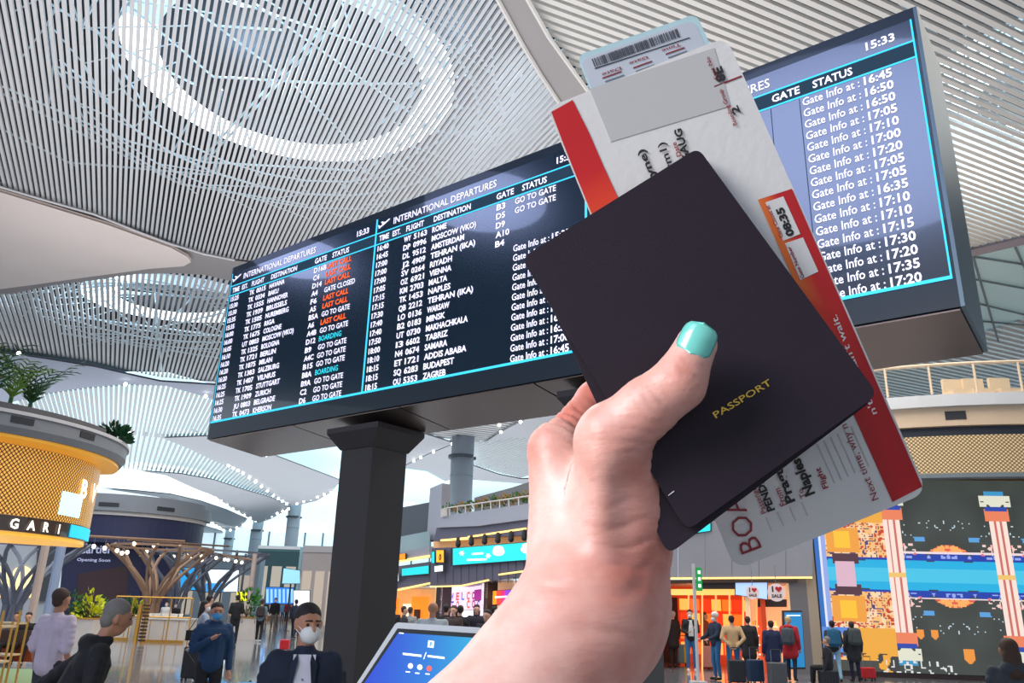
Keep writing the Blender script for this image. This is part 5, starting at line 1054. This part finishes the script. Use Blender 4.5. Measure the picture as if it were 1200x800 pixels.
# skin colour: pale, redder over knuckles, web and the thumb base
colr = np.tile(np.array([0.0, 0, 0]), (n_, 1)); base = np.array(rgb(234, 190, 176)); red = np.array(rgb(200, 92, 70)); pale = np.array(rgb(244, 218, 208))
wred = np.zeros(n_)
for (c, r_, a_) in ((hp(690, 455, .335), .016, .8), (hp(760, 770, .29), .03, .5), (hp(720, 690, .275), .02, .6), (hp(795, 440, .28), .012, .45), (hp(735, 500, .283), .016, .6), (hp(665, 480, .33), .016, .75), (hp(632, 525, .315), .012, .55), (hp(745, 570, .285), .022, .6), (hp(745, 660, .285), .03, .75), (hp(640, 700, .285), .022, .5), (hp(690, 760, .27), .035, .55)): wred = np.maximum(wred, a_ * np.exp(-(np.linalg.norm(V - c, axis=1) / r_) ** 2))
wp = np.zeros(n_)
for (c, r_, a_) in ((hp(665, 600, .298), .022, .8), (hp(725, 480, .285), .010, .5), (hp(590, 745, .265), .03, .6)): wp = np.maximum(wp, a_ * np.exp(-(np.linalg.norm(V - c, axis=1) / r_) ** 2))
colr = base[None] * (1 - wred[:, None]) + red[None] * wred[:, None]; colr = colr * (1 - wp[:, None] * .7) + pale[None] * wp[:, None] * .7
ca = hm.color_attributes.new('Col', 'FLOAT_COLOR', 'POINT'); ca.data.foreach_set('color', np.concatenate([colr, np.ones((n_, 1))], 1).astype('f').ravel())
sk = bpy.data.materials.new('skin_close'); sk.use_nodes = True; nt = sk.node_tree; b = nt.nodes['Principled BSDF']
a_ = nt.nodes.new('ShaderNodeVertexColor'); a_.layer_name = 'Col'; tc = nt.nodes.new('ShaderNodeTexCoord'); nz_ = nt.nodes.new('ShaderNodeTexNoise'); nz_.inputs['Scale'].default_value = 90; nz_.inputs['Detail'].default_value = 6
nt.links.new(tc.outputs['Object'], nz_.inputs['Vector']); mx = nt.nodes.new('ShaderNodeMix'); mx.data_type = 'RGBA'; mx.blend_type = 'MULTIPLY'; mx.inputs[0].default_value = .5
nt.links.new(a_.outputs[0], mx.inputs[6]); cr_ = nt.nodes.new('ShaderNodeValToRGB'); cr_.color_ramp.elements[0].position = .35; cr_.color_ramp.elements[0].color = (.84, .62, .56, 1); cr_.color_ramp.elements[1].position = .62; cr_.color_ramp.elements[1].color = (1, 1, 1, 1)
nt.links.new(nz_.outputs['Fac'], cr_.inputs[0]); nt.links.new(cr_.outputs[0], mx.inputs[7]); nt.links.new(mx.outputs[2], b.inputs['Base Color'])
vo = nt.nodes.new('ShaderNodeTexVoronoi'); vo.inputs['Scale'].default_value = 900; nt.links.new(tc.outputs['Object'], vo.inputs['Vector']); bm_ = nt.nodes.new('ShaderNodeBump'); bm_.inputs['Strength'].default_value = .18; bm_.inputs['Distance'].default_value = .0002
nt.links.new(vo.outputs['Distance'], bm_.inputs['Height']); wv_ = nt.nodes.new('ShaderNodeTexNoise'); wv_.inputs['Scale'].default_value = 260; wv_.inputs['Detail'].default_value = 3; mp_ = nt.nodes.new('ShaderNodeMapping'); mp_.inputs['Scale'].default_value = (.35, .6, 1.6); mp_.inputs['Rotation'].default_value = (0, .5, .3)
nt.links.new(tc.outputs['Object'], mp_.inputs[0]); nt.links.new(mp_.outputs[0], wv_.inputs['Vector']); bm2 = nt.nodes.new('ShaderNodeBump'); bm2.inputs['Strength'].default_value = .5; bm2.inputs['Distance'].default_value = .0006
nt.links.new(wv_.outputs['Fac'], bm2.inputs['Height']); nt.links.new(bm_.outputs[0], bm2.inputs['Normal']); nt.links.new(bm2.outputs[0], b.inputs['Normal'])
b.inputs['Roughness'].default_value = .46; b.inputs['Subsurface Weight'].default_value = .12; b.inputs['Subsurface Scale'].default_value = .004; b.inputs['Subsurface Radius'].default_value = (1, .35, .2)
hd = empty('person', tuple(OFF), 'close left hand and forearm with mint nail polish holding passport and boarding pass', 'person'); link('hand', hm, sk, hd)
# thumbnail: a curved plate seated on the thumb tip
tn = Vector(CAM) - Vector(t3); tax = (Vector(t3) - Vector(t2)).normalized(); tn = (tn - tax * tn.dot(tax)).normalized(); tn = (tn + tax.cross(tn) * -.10).normalized(); ts = tax.cross(tn)
vs = []; NN = 12
for j in range(NN + 1):
    y = -1 + 2 * j / NN; wv = 1.0 if abs(y) < .35 else math.sqrt(max(0, 1 - ((abs(y) - .35) / .65) ** 2.6))
    for i in range(NN + 1):
        x = (-1 + 2 * i / NN) * max(wv, .02); ang = x * .98; rr = .00785 - .0009 * max(0, y) ** 2
        vs.append(tuple(Vector(t3) + tax * (.0013 + y * .0062) + (tn * math.cos(ang) + ts * math.sin(ang)) * rr * (1 - .02 * y)))
mb = MB(); mb.add(vs, [(j * (NN + 1) + i, j * (NN + 1) + i + 1, (j + 1) * (NN + 1) + i + 1, (j + 1) * (NN + 1) + i) for j in range(NN) for i in range(NN)])
nm = mb.build('fingernail', mat('nail_mint', rgb(112, 204, 190), .22, coat=.6), hd, True, label='mint green painted thumbnail')
sm = nm.modifiers.new('t', 'SOLIDIFY'); sm.thickness = .0006; sm.offset = -1

# ------------------------------------------------------------------ people
SKIN = {'a': rgb(206, 158, 134), 'b': rgb(178, 126, 98), 'c': rgb(224, 182, 160)}
HAIRC = {'black': rgb(30, 26, 26), 'brown': rgb(66, 46, 36), 'grey': rgb(120, 116, 112), 'blond': rgb(206, 180, 130), 'silver': rgb(176, 170, 166), 'white': rgb(226, 222, 216)}
def skinmat(k): return mat('skin_' + k, SKIN[k], .55, noise=.06, nscale=30)
def hairmat(k): return mat('hair_' + k, HAIRC[k], .7, noise=.2, nscale=60, bump=.3, bscale=120)
m_shoe = mat('shoe_dark', rgb(34, 32, 34), .5); m_shoew = mat('shoe_white', rgb(226, 226, 226), .5); m_eye = mat('eye_dark', rgb(30, 22, 20), .2, coat=.5)
def person(u, vh, vf, label, a, top, bottom, hair='black', hstyle='short', Y=None, arms='down', coat=0, hood=False, mask=None, skin='a', shoes=None, stride=0.0, lean=0.0, leanx=0.0, turn=0.0, h=None, opened=None, stripes=None, seated=False, group=None, build=1.0, sleeves='long', face_light=None):
    P = atz(u, vf, 0) if vf else Vector((aty(u, 705, Y).x, Y, 0)); Y = P.y
    if h is None: h = min(1.95, max(1.5, aty(u, vh, Y).z))
    s = h / 1.76; A = math.radians(a); F = Vector((math.sin(A), math.cos(A), 0)); Rr = Vector((math.cos(A), -math.sin(A), 0))
    At = math.radians(a + turn); Fh = Vector((math.sin(At), math.cos(At), 0)); Rh = Vector((math.cos(At), -math.sin(At), 0))
    dz = -.42 if seated else 0.0
    def T(x, y, z, hd=False):
        up = max(0, z - .95) * lean; ux = max(0, z - .95) * leanx
        if hd: return P + (Rh * x + Fh * y) * s + (F * up + Vector((1, 0, 0)) * ux) * s + BZ * (z + dz) * s
        return P + (Rr * x * build + F * (y + up)) * s + Vector((ux * s, 0, 0)) + BZ * (z + dz) * s
    root = empty('person', P, label, 'person', group); near = Y < 13; vox = .011 if near else (.017 if Y < 27 else .026)
    # joints
    sh = [T(-.185, 0, 1.42), T(.185, 0, 1.42)]
    if arms == 'down': el = [T(-.235, -.03, 1.13), T(.235, -.03, 1.13)]; wr = [T(-.245, .06, .89), T(.245, .06, .89)]; hd_ = [T(-.245, .10, .80), T(.245, .10, .80)]
    elif arms == 'back': el = [T(-.27, -.10, 1.15), T(.27, -.10, 1.15)]; wr = [T(-.10, -.17, .97), T(.10, -.17, .97)]; hd_ = [T(-.05, -.19, .90), T(.05, -.19, .90)]
    elif arms == 'phone': el = [T(-.23, .02, 1.14), T(.23, .02, 1.14)]; wr = [T(-.13, .27, 1.20), T(.12, .25, 1.10)]; hd_ = [T(-.06, .33, 1.25), T(.05, .32, 1.13)]
    elif arms == 'chest': el = [T(-.24, -.02, 1.13), T(.25, .04, 1.14)]; wr = [T(-.245, .06, .9), T(.10, .22, 1.27)]; hd_ = [T(-.245, .1, .82), T(.02, .25, 1.32)]
    elif arms == 'forward': el = [T(-.23, .1, 1.16), T(.23, .1, 1.16)]; wr = [T(-.2, .34, 1.05), T(.2, .34, 1.05)]; hd_ = [T(-.19, .43, 1.03), T(.19, .43, 1.03)]
    elif arms == 'swing': el = [T(-.25, -.20, 1.17), T(.24, .08, 1.13)]; wr = [T(-.27, -.36, .98), T(.22, .30, 1.0)]; hd_ = [T(-.27, -.42, .9), T(.22, .38, .97)]
    hips = [T(-.09, 0, .92), T(.09, 0, .92)]
    if seated: kn = [T(-.12, .42, .92), T(.12, .42, .92)]; an = [T(-.12, .45, .52), T(.12, .45, .52)]; toe = [T(-.13, .6, .45), T(.13, .6, .45)]
    else:
        st = stride; kn = [T(-.1, .03 + st * .5, .5), T(.1, .03 - st * .25, .5)]; an = [T(-.1, st * .8 - .02, .09), T(.1, -st * .8 - .02, .09 + abs(st) * .08)]; toe = [T(-.115, st * .8 + .14, .045), T(.115, -st * .8 + .12, .045)]
    B = MB()
    def c(a_, b_, r0, r1, m_=None, k=10): (m_ or B).capsule(a_, b_, r0 * s, r1 * s, k)
    Hc = lambda x, y, z: T(x, y, z, True)
    c(Hc(0, -.012, 1.665), Hc(0, .01, 1.64), .083, .08); c(Hc(0, .022, 1.60), Hc(0, .042, 1.56), .066, .043); c(Hc(0, .09, 1.635), Hc(0, .104, 1.60), .012, .016)
    c(Hc(-.03, .07, 1.655), Hc(.03, .07, 1.655), .020, .020); c(Hc(-.018, .087, 1.563), Hc(.018, .087, 1.563), .011, .011)
    for sg in (-1, 1): c(Hc(sg * .081, -.005, 1.645), Hc(sg * .079, 0, 1.605), .017, .012)
    c(T(0, -.02, 1.42), Hc(0, -.01, 1.58), .058, .052)
    c(T(-.1, 0, 1.34), T(.1, 0, 1.34), .098, .098); c(T(0, 0, 1.3), T(0, 0, .98), .115, .11); c(T(-.07, 0, .98), T(.07, 0, .98), .1, .1); c(T(-.14, 0, 1.41), T(.14, 0, 1.41), .055, .055)
    for i in (0, 1):
        sg = -1 if i == 0 else 1
        c(sh[i], el[i], .048, .038); c(el[i], wr[i], .037, .026); pd = (hd_[i] - wr[i]).normalized(); c(wr[i], hd_[i], .026, .03)
        sd = pd.cross(BZ if abs(pd.z) < .9 else F).normalized()
        for j in range(4): q = hd_[i] + sd * (j - 1.5) * .019 * s; c(q, q + (pd * .06 + F * .015) * s * (1, 1.12, 1.06, .85)[j], .0105, .008, k=6)
        c(hd_[i] - pd * .03 * s + sd * .03 * s, hd_[i] + (pd * .02 + sd * .05) * s, .012, .009, k=6)
        c(hips[i], kn[i], .078, .05); c(kn[i], an[i], .05, .036); c(an[i], toe[i], .036, .03)
    bm_ = remesh(B, vox, 3, 'body'); link('body', bm_, skinmat(skin), root)
    # clothes
    def garment(name, f, m_, vx=None, sm=4):
        G = MB(); f(G); link(name, remesh(G, vx or vox * 1.15, sm, name), m_, root)
    def ftop(G):
        e = .018 + .012 * (coat > 0)
        c(T(-.11, 0, 1.34), T(.11, 0, 1.34), .102 + e, .102 + e, G); c(T(-.04, 0, 1.3), T(-.04, 0, .96), .115 + e, .115 + e, G); c(T(.04, 0, 1.3), T(.04, 0, .96), .115 + e, .115 + e, G); c(T(-.14, 0, 1.405), T(.14, 0, 1.405), .058 + e, .058 + e, G); c(T(0, -.02, 1.42), T(0, -.012, 1.475), .068 + e * .4, .058 + e * .4, G)
        for i in (0, 1):
            c(sh[i], el[i], .050 + e, .042 + e, G)
            if sleeves == 'long': c(el[i], wr[i], .042 + e * .9, .030 + e * .8, G)
        if coat:
            z1 = .95 - coat; c(T(-.06, 0, .95), T(-.09, .0, z1), .13, .14, G); c(T(.06, 0, .95), T(.09, .0, z1), .13, .14, G); c(T(0, 0, .95), T(0, 0, z1), .135, .145, G)
        if hood: c(T(-.07, -.09, 1.47), T(.07, -.09, 1.47), .065, .065, G); c(T(-.06, .02, 1.49), T(-.07, -.07, 1.47), .035, .05, G); c(T(.06, .02, 1.49), T(.07, -.07, 1.47), .035, .05, G)
        if near:   # cloth folds
            for i in (0, 1):
                for k_ in range(4): q = sh[i].lerp(el[i], .3 + k_ * .2); d = (el[i] - sh[i]).normalized().cross(F).normalized() * .05 * s; c(q - d + F * -.02, q + d + BZ * .03, .022 + e, .022 + e, G, 6)
    garment('coat' if coat else ('shirt' if sleeves == 'short' else 'jacket'), ftop, top)
    def fbot(G):
        c(T(-.06, 0, .97), T(.06, 0, .97), .118, .118, G)
        for i in (0, 1): c(hips[i], kn[i], .094, .068, G); c(kn[i], an[i] + BZ * .02, .066, .052, G)
    garment('trousers', fbot, bottom)
    for i in (0, 1): S_ = MB(); S_.capsule(an[i] - BZ * .035 * s, toe[i], .044 * s, .038 * s, 10); S_.build('shoe', shoes or m_shoe, root, True)
    if opened:   # open front showing the shirt
        G = MB(); q0, q1 = T(0, .10, 1.46), T(0, .13, 1.0); w = Rr * .075 * s
        G.slab([q0 - w * .9, q0 + w * .9, T(.07, .135, 1.25), q1 + w, q1 - w, T(-.07, .135, 1.25)], F * .022 * s); G.build('shirt_front', opened, root)
        for sg in (-1, 1):
            L = MB(); L.slab([T(sg * .045, .10, 1.47), T(sg * .09, .115, 1.40), T(sg * .075, .145, 1.2), T(sg * .04, .135, 1.42)], F * .02 * s); L.build('lapel', top, root)
        for k_ in range(4): MB().ball(T(.0, .152, 1.32 - k_ * .08), .007 * s, 6, 4).build('button', m_seam, root)
    if stripes:
        for k_ in range(6):
            G = MB(); z = 1.02 + k_ * .07; 
            for q in range(13): w = 2 * math.pi * q / 12
            G.tube([T((.172) * math.cos(2 * math.pi * q / 16), .150 * math.sin(2 * math.pi * q / 16), z) for q in range(17)], .013 * s, 5); G.build('stripe', stripes, root)
    # hair
    if hstyle != 'bald':
        G = MB(); M_ = Matrix((Rh, Fh, BZ)).transposed().to_3x3()
        G.ball(Hc(0, -.028, 1.684), .093 * s, 16, 10, (.95, 1.0, .93), M_)
        if hstyle == 'short': G.ball(Hc(0, -.052, 1.625), .068 * s, 12, 8, (1, .8, 1), M_)
        if hstyle == 'cap': G.ball(Hc(0, -.012, 1.70), .099 * s, 14, 8, (.97, 1.08, .8), M_)
        if hstyle == 'long':
            G.capsule(Hc(0, -.05, 1.68), Hc(0, -.085, 1.42), .088 * s, .072 * s, 12); G.capsule(Hc(-.04, -.07, 1.6), Hc(-.06, -.08, 1.34), .055 * s, .035 * s, 8); G.capsule(Hc(.04, -.07, 1.6), Hc(.05, -.08, 1.33), .055 * s, .035 * s, 8)
        if hstyle == 'bun': G.ball(Hc(0, -.12, 1.70), .042 * s, 8, 6)
        link('knit_cap' if hstyle == 'cap' else 'hair', remesh(G, .010 if near else .016, 2, 'hair'), hairmat(hair), root)
    for sg in (-1, 1):
        e = MB(); e.ball(Hc(sg * .031, .076, 1.632), .0115 * s, 8, 6); e.build('eye', m_eye, root)
        if near: MB().capsule(Hc(sg * .016, .094, 1.657), Hc(sg * .05, .082, 1.655), .006 * s, .004 * s, 6).build('eyebrow', hairmat('black' if hair in ('black', 'grey') else hair), root)
    if mask:
        G = MB(); M_ = Matrix((Rh, Fh, BZ)).transposed().to_3x3(); G.ball(Hc(0, .045, 1.578), .066 * s, 14, 10, (.95, 1.05, .95), M_); G.build('face_mask', mask, root, True)
        for sg in (-1, 1): MB().tube([Hc(sg * .058, .06, 1.60), Hc(sg * .083, .0, 1.64)], .003 * s, 4).build('mask_strap', mask, root); MB().tube([Hc(sg * .055, .06, 1.56), Hc(sg * .083, .0, 1.61)], .003 * s, 4).build('mask_strap', mask, root)
    root['_T'] = 0; del root['_T']
    return T, s, root
wm = mat('mask_white', rgb(224, 226, 224), .8, noise=.04, nscale=80, bump=.2); bmk = mat('mask_blue', rgb(66, 150, 204), .8)
black = cloth(28, 28, 32); navy = cloth(26, 34, 56); jeans = cloth(48, 104, 150); ljeans = cloth(140, 176, 196); dgrey = cloth(56, 58, 64)
# the two nearest men
person(92, 690, None, 'grey haired man in black jacket at lower left, seen half from behind, walking right', 62, black, black, 'grey', 'short', Y=5.7, arms='swing', hood=True, skin='b', h=1.73, lean=.38, build=1.32)
person(364, 705, None, 'man in white face mask and dark blue jacket over pale shirt beside the signboard pole', 168, cloth(24, 34, 54), dgrey, 'black', 'short', Y=5.35, arms='down', mask=wm, skin='b', h=1.74, opened=cloth(206, 206, 218), build=.92, turn=-22)
person(72, 687, None, 'man in pale pink shirt seen from behind, left of the man in black', 20, cloth(206, 190, 202), dgrey, 'brown', 'short', Y=9.8, arms='down', sleeves='short', h=1.82, skin='b')
person(229, 703, 797, 'woman in pale grey blue shirt with long dark hair and white mask by the stroller', 75, cloth(150, 162, 184), black, 'black', 'long', arms='forward', mask=wm, skin='a', sleeves='short')
person(256, 704, None, 'man in dark blue jacket wearing a bright blue mask, hand at his chest', 150, cloth(26, 58, 92), black, 'black', 'short', Y=11.5, arms='chest', mask=bmk, skin='b', h=1.71, hood=True)
person(272, 694, 755, 'person in black tee shirt and trousers standing with back turned near the yellow sign', -20, black, black, 'black', 'short', sleeves='short')
person(246, 697, None, 'man in grey jacket among the crowd behind the woman with long hair', 30, cloth(128, 132, 140), dgrey, 'black', 'short', Y=24)
person(302, 702, 752, 'man with teal grey shirt walking away with a dark backpack', -8, cloth(104, 128, 136), black, 'brown', 'short', stride=.2, sleeves='short', shoes=m_shoew)
person(319, 700, 739, 'person in black jacket and grey trousers far down the concourse', 170, black, cloth(110, 104, 100), 'black', 'short', stride=.15, mask=wm)
person(343, 702, 748, 'man in dark navy suit walking away in the far concourse', 5, navy, navy, 'black', 'short', stride=.2)
person(330, 705, 729, 'far person in blue top and jeans', 0, cloth(110, 160, 200), jeans, 'brown', 'short'); person(335, 704, 730, 'far person in red and dark clothes', 170, cloth(150, 40, 56), black, 'black', 'short')
person(310, 704, 730, 'far person in grey clothes between two walkers', 10, dgrey, dgrey, 'brown', 'short'); person(290, 703, 732, 'far person in pale shirt beside the pergola post', 180, cloth(190, 190, 196), dgrey, 'black', 'short')
person(238, 700, 742, 'person in pale top behind the woman with long hair', 20, cloth(206, 196, 186), dgrey, 'black', 'short')
person(196, 704, None, 'person in white clothes seated behind the cafe counter', 180, cloth(226, 224, 220), black, 'black', 'short', Y=38, mask=wm); person(207, 706, None, 'person in black clothes behind the cafe counter', 180, black, black, 'black', 'short', Y=39, mask=wm)
person(37, 701, None, 'person in black clothes sitting on the dark bench', 160, black, black, 'black', 'short', Y=22.2, h=1.7, seated=True); person(24, 702, None, 'person in grey clothes sitting on the dark bench', 170, cloth(120, 120, 124), black, 'brown', 'short', Y=22.2, h=1.7, seated=True)
# middle group beyond the terminal
person(508, 704, None, 'bald man in pale grey shirt seen from behind above the terminal', 5, cloth(170, 180, 184), dgrey, 'black', 'bald', Y=14.5, skin='b', sleeves='short', h=1.82, build=1.1)
for (u, v, Y, c_, lab, a_, hs, hc) in ((462, 709, 27, black, 'person in black right of the signboard pole', 170, 'short', 'black'), (475, 710, 25, dgrey, 'person in dark grey bending beside the signboard pole', 90, 'short', 'black'), (524, 708, 22, black, 'dark haired person in black right of the bald man', 20, 'short', 'black'),
        (532, 709, 21, cloth(70, 56, 54), 'person in brown coat right of the bald man', 200, 'long', 'brown'), (540, 709, 22, black, 'person in black coat second right of the bald man', 0, 'short', 'black'), (559, 708, 23, cloth(34, 30, 46), 'tall person in black by the white counter', 180, 'long', 'black'),
        (571, 714, 17, black, 'woman in black with bare arms near the forearm', 210, 'long', 'black'), (581, 710, 24, cloth(124, 128, 134), 'person in grey near the forearm', 90, 'short', 'black'), (482, 711, 26, cloth(150, 150, 150), 'person in light grey by the warm lit shop', 30, 'short', 'brown')):
    person(u, v, None, lab, a_, c_, dgrey, hc, hs, Y=Y)
# right hand group in front of the orange shop
person(790, 716, 782, 'woman with silver hair and black coat beside the two tone suitcase', -25, black, black, 'silver', 'short', coat=.25)
person(811, 714, 787, 'person in open black jacket, white top and jeans looking at a phone', 185, black, jeans, 'black', 'short', arms='phone', mask=wm, opened=cloth(220, 220, 220), shoes=m_shoew)
person(829, 717, 783, 'person in rust brown jacket behind the exit sign post', 120, cloth(126, 60, 44), dgrey, 'brown', 'long')
person(841, 717, 797, 'person with white knit cap, navy sweater and blue jeans facing left', -110, cloth(28, 40, 62), jeans, 'white', 'cap', arms='forward', mask=wm, skin='a')
person(861, 721, 799, 'man in tan sweater and jeans seen from behind, hands behind his back', 5, cloth(196, 164, 122), jeans, 'black', 'short', arms='back', build=1.15)
person(880, 722, 795, 'man in long black coat right of the tan sweater', 12, cloth(34, 32, 38), black, 'brown', 'short', coat=.3)
person(908, 727, 803, 'man in long navy coat with grey suitcase, seen from behind', 0, cloth(28, 38, 74), dgrey, 'black', 'short', coat=.25)
person(929, 722, 798, 'blond person in red hooded coat walking away', 30, cloth(176, 34, 44), navy, 'blond', 'short', coat=.22, hood=True, stride=.12)
person(957, 726, 786, 'person in dark olive coat holding a phone by the grey pier', -100, cloth(46, 42, 38), black, 'black', 'short', arms='phone', mask=wm)
person(964, 756, None, 'person in dark clothes sitting on luggage by the pier', -60, cloth(34, 34, 42), black, 'grey', 'short', Y=22.6, h=1.65, seated=True)
person(981, 727, 799, 'person in striped shirt and pale jeans with blue backpack, walking', 15, cloth(40, 42, 50), ljeans, 'black', 'short', stride=.28, stripes=cloth(214, 214, 214), arms='swing')
person(1004, 728, 799, 'person in long dark coat with grey backpack beside the video wall', 5, cloth(44, 46, 52), navy, 'brown', 'short', coat=.25, hood=True)
person(991, 732, 790, 'person in black partly behind the striped shirt', 0, black, black, 'black', 'short')
person(1172, 744, None, 'woman with long dark hair and slate jacket at lower right, seen from behind', 8, cloth(58, 66, 78), dgrey, 'brown', 'long', Y=8.2, h=1.60, hood=True, skin='b')
# luggage
def suitcase(u, vf, w, hh, m_, label, rz=0.0, band=None, Y=None):
    P = atz(u, vf, 0) if vf else Vector((aty(u, 705, Y).x, Y, 0)); r = empty('suitcase', P, label, 'suitcase', 'suitcases in the hall'); ca, sa = math.cos(rz), math.sin(rz); X_ = Vector((ca, sa, 0)); Y_ = Vector((-sa, ca, 0))
    G = MB(); G.obox(P + BZ * (.06 + hh / 2), X_ * w / 2, Y_ * .12, BZ * hh / 2); o = G.build('shell', m_, r); b_ = o.modifiers.new('b', 'BEVEL'); b_.width = .04; b_.segments = 3
    for i in range(5): MB().obox(P + X_ * (i - 2) * w / 6 + BZ * (.06 + hh / 2) - Y_ * .122, X_ * .008, Y_ * .004, BZ * hh * .4).build('rib', m_, r)
    if band: MB().obox(P + X_ * w * .12 + BZ * (.06 + hh / 2) - Y_ * .13, X_ * w * .13, Y_ * .004, BZ * hh * .46).build('coloured_band', band, r)
    for sx in (-1, 1):
        MB().tube([P + X_ * sx * w * .3 + BZ * (.06 + hh), P + X_ * sx * w * .3 + BZ * (hh + .36)], .009, 5).build('handle_tube', m_side, r)
        for sy in (-1, 1): MB().tube([P + X_ * (sx * w * .4 - .012) + Y_ * sy * .08 + BZ * .03, P + X_ * (sx * w * .4 + .012) + Y_ * sy * .08 + BZ * .03], .03, 8).build('wheel', m_shoe, r)
    MB().tube([P - X_ * w * .3 + BZ * (hh + .36), P + X_ * w * .3 + BZ * (hh + .36)], .014, 6).build('handle', m_shoe, r)
suitcase(800, 779, .42, .62, mat('case_blue', rgb(96, 160, 190), .4), 'pale blue suitcase with a yellow stripe', .3, mat('case_yellow', rgb(216, 206, 70), .4))
suitcase(831, 784, .40, .66, mat('case_rose', rgb(176, 130, 128), .4), 'dusty rose suitcase behind the exit sign post')
suitcase(864, 802, .44, .55, mat('case_black', rgb(26, 30, 38), .5), 'black suitcase behind the tan sweater man', 0, None)
suitcase(886, 801, .42, .55, mat('case_navy', rgb(28, 54, 84), .5), 'navy blue suitcase beside the black one', .1)
suitcase(912, 806, .46, .55, mat('case_grey', rgb(76, 78, 82), .4), 'grey suitcase behind the navy coat man', .15)
suitcase(963, None, .5, .36, mat('case_black', rgb(26, 30, 38), .5), 'low black luggage case under the seated person by the pier', .2, None, Y=22.55)
suitcase(223, 798, .42, .66, mat('case_black', rgb(26, 30, 38), .5), 'black suitcase beside the woman with long dark hair', -.2)
suitcase(333, 763, .34, .35, mat('case_red', rgb(196, 30, 40), .4), 'small red case near the navy suit walker', 0, None)
suitcase(1018, 797, .4, .3, mat('case_red', rgb(196, 30, 40), .4), 'red bag case right of the dark coat by the video wall', .2)
def backpack(u, vf, z, a, m_, label, off=.2, w=.34, hh=.46, Y=None):
    P = atz(u, vf, 0) if vf else Vector((aty(u, 705, Y).x, Y, 0)); A = math.radians(a); F = Vector((math.sin(A), math.cos(A), 0)); Rr = Vector((math.cos(A), -math.sin(A), 0)); C_ = P - F * off + BZ * z
    r = empty('backpack', C_, label, 'backpack', 'backpacks worn by travellers'); G = MB(); G.capsule(C_ - Rr * w * .28 - BZ * hh * .3, C_ + Rr * w * .28 - BZ * hh * .3, .1, .1, 12); G.capsule(C_ - Rr * w * .24 + BZ * hh * .3, C_ + Rr * w * .24 + BZ * hh * .3, .08, .08, 12); G.capsule(C_ - BZ * hh * .3, C_ + BZ * hh * .3, .12, .1, 12); G.capsule(C_ - Rr * .1 - BZ * hh * .3, C_ - Rr * .1 + BZ * hh * .3, .1, .08, 12); G.capsule(C_ + Rr * .1 - BZ * hh * .3, C_ + Rr * .1 + BZ * hh * .3, .1, .08, 12)
    link('bag', remesh(G, .02, 3, 'bag'), m_, r); MB().obox(C_ - F * .115 - BZ * .06, Rr * w * .3, F * .02, BZ * hh * .22).build('front_pocket', m_, r)
    for sg in (-1, 1): MB().tube([C_ + Rr * sg * .1 + BZ * hh * .4, C_ + Rr * sg * .11 + F * .16 + BZ * (hh * .46), C_ + Rr * sg * .12 + F * .3 + BZ * hh * .2, C_ + Rr * sg * .13 + F * .2 - BZ * hh * .35], .018, 5).build('strap', m_, r)
backpack(302, 752, 1.28, -8, cloth(60, 50, 48), 'dark backpack on the teal grey shirt'); backpack(929, 798, 1.2, 30, cloth(70, 78, 86), 'slate grey backpack on the red coat', .24)
backpack(981, 799, 1.2, 15, cloth(36, 96, 130), 'blue backpack on the striped shirt', .22, .38, .5); backpack(1004, 799, 1.24, 5, cloth(70, 78, 80), 'grey backpack on the long dark coat', .24)
# handbag and stroller
P = atz(218, 797, 0); r = empty('handbag', P + BZ * .95, 'black shoulder bag at the hip of the woman with long dark hair', 'bag'); MB().obox(P + BZ * .95, (.14, 0, 0), (0, .05, 0), (0, 0, .11)).build('body', black, r); MB().tube([P + BZ * 1.05 + Vector((-.1, 0, 0)), P + BZ * 1.35 + Vector((.05, .05, 0)), P + BZ * 1.05 + Vector((.12, 0, 0))], .01, 5).build('strap', black, r)
P = Vector((aty(281, 705, 12.6).x, 12.6, 0)); r = empty('stroller', P, 'dark folding stroller with light blue seat fabric pushed by the couple', 'stroller'); fr_ = mat('stroller_frame', rgb(36, 38, 44), .4); sb = mat('stroller_blue', rgb(66, 140, 190), .8, bump=.2)
for sy in (-.22, .22):
    MB().tube([P + Vector((-.62, sy, 1.02)), P + Vector((-.25, sy, .62)), P + Vector((.1, sy, .34)), P + Vector((.42, sy, .16))], .018, 6).build('side_tube', fr_, r); MB().tube([P + Vector((.25, sy, .62)), P + Vector((-.2, sy, .3)), P + Vector((-.42, sy, .12))], .016, 6).build('side_tube', fr_, r)
    for x in (.38, -.42): MB().tube([P + Vector((x, sy - .02, .12)), P + Vector((x, sy + .02, .12))], .12, 14).build('wheel', fr_, r); MB().tube([P + Vector((x, sy - .025, .12)), P + Vector((x, sy + .025, .12))], .06, 10).build('hub', m_wf, r)
MB().tube([P + Vector((-.62, -.22, 1.02)), P + Vector((-.66, 0, 1.04)), P + Vector((-.62, .22, 1.02))], .022, 6).build('push_bar', fr_, r)
MB().slab([P + Vector((-.3, -.2, .62)), P + Vector((-.3, .2, .62)), P + Vector((.1, .2, .42)), P + Vector((.1, -.2, .42))], (0, 0, .07)).build('seat', sb, r); MB().slab([P + Vector((-.3, -.2, .62)), P + Vector((-.3, .2, .62)), P + Vector((-.45, .2, .9)), P + Vector((-.45, -.2, .9))], (.05, 0, .02)).build('backrest', fr_, r)
MB().slab([P + Vector((.1, -.2, .55)), P + Vector((.1, .2, .55)), P + Vector((.42, .2, .56)), P + Vector((.42, -.2, .56))], (0, 0, .05)).build('leg_cover', sb, r); MB().obox(P + Vector((0, 0, .28)), (.22, 0, 0), (0, .18, 0), (0, 0, .08)).build('basket', black, r)
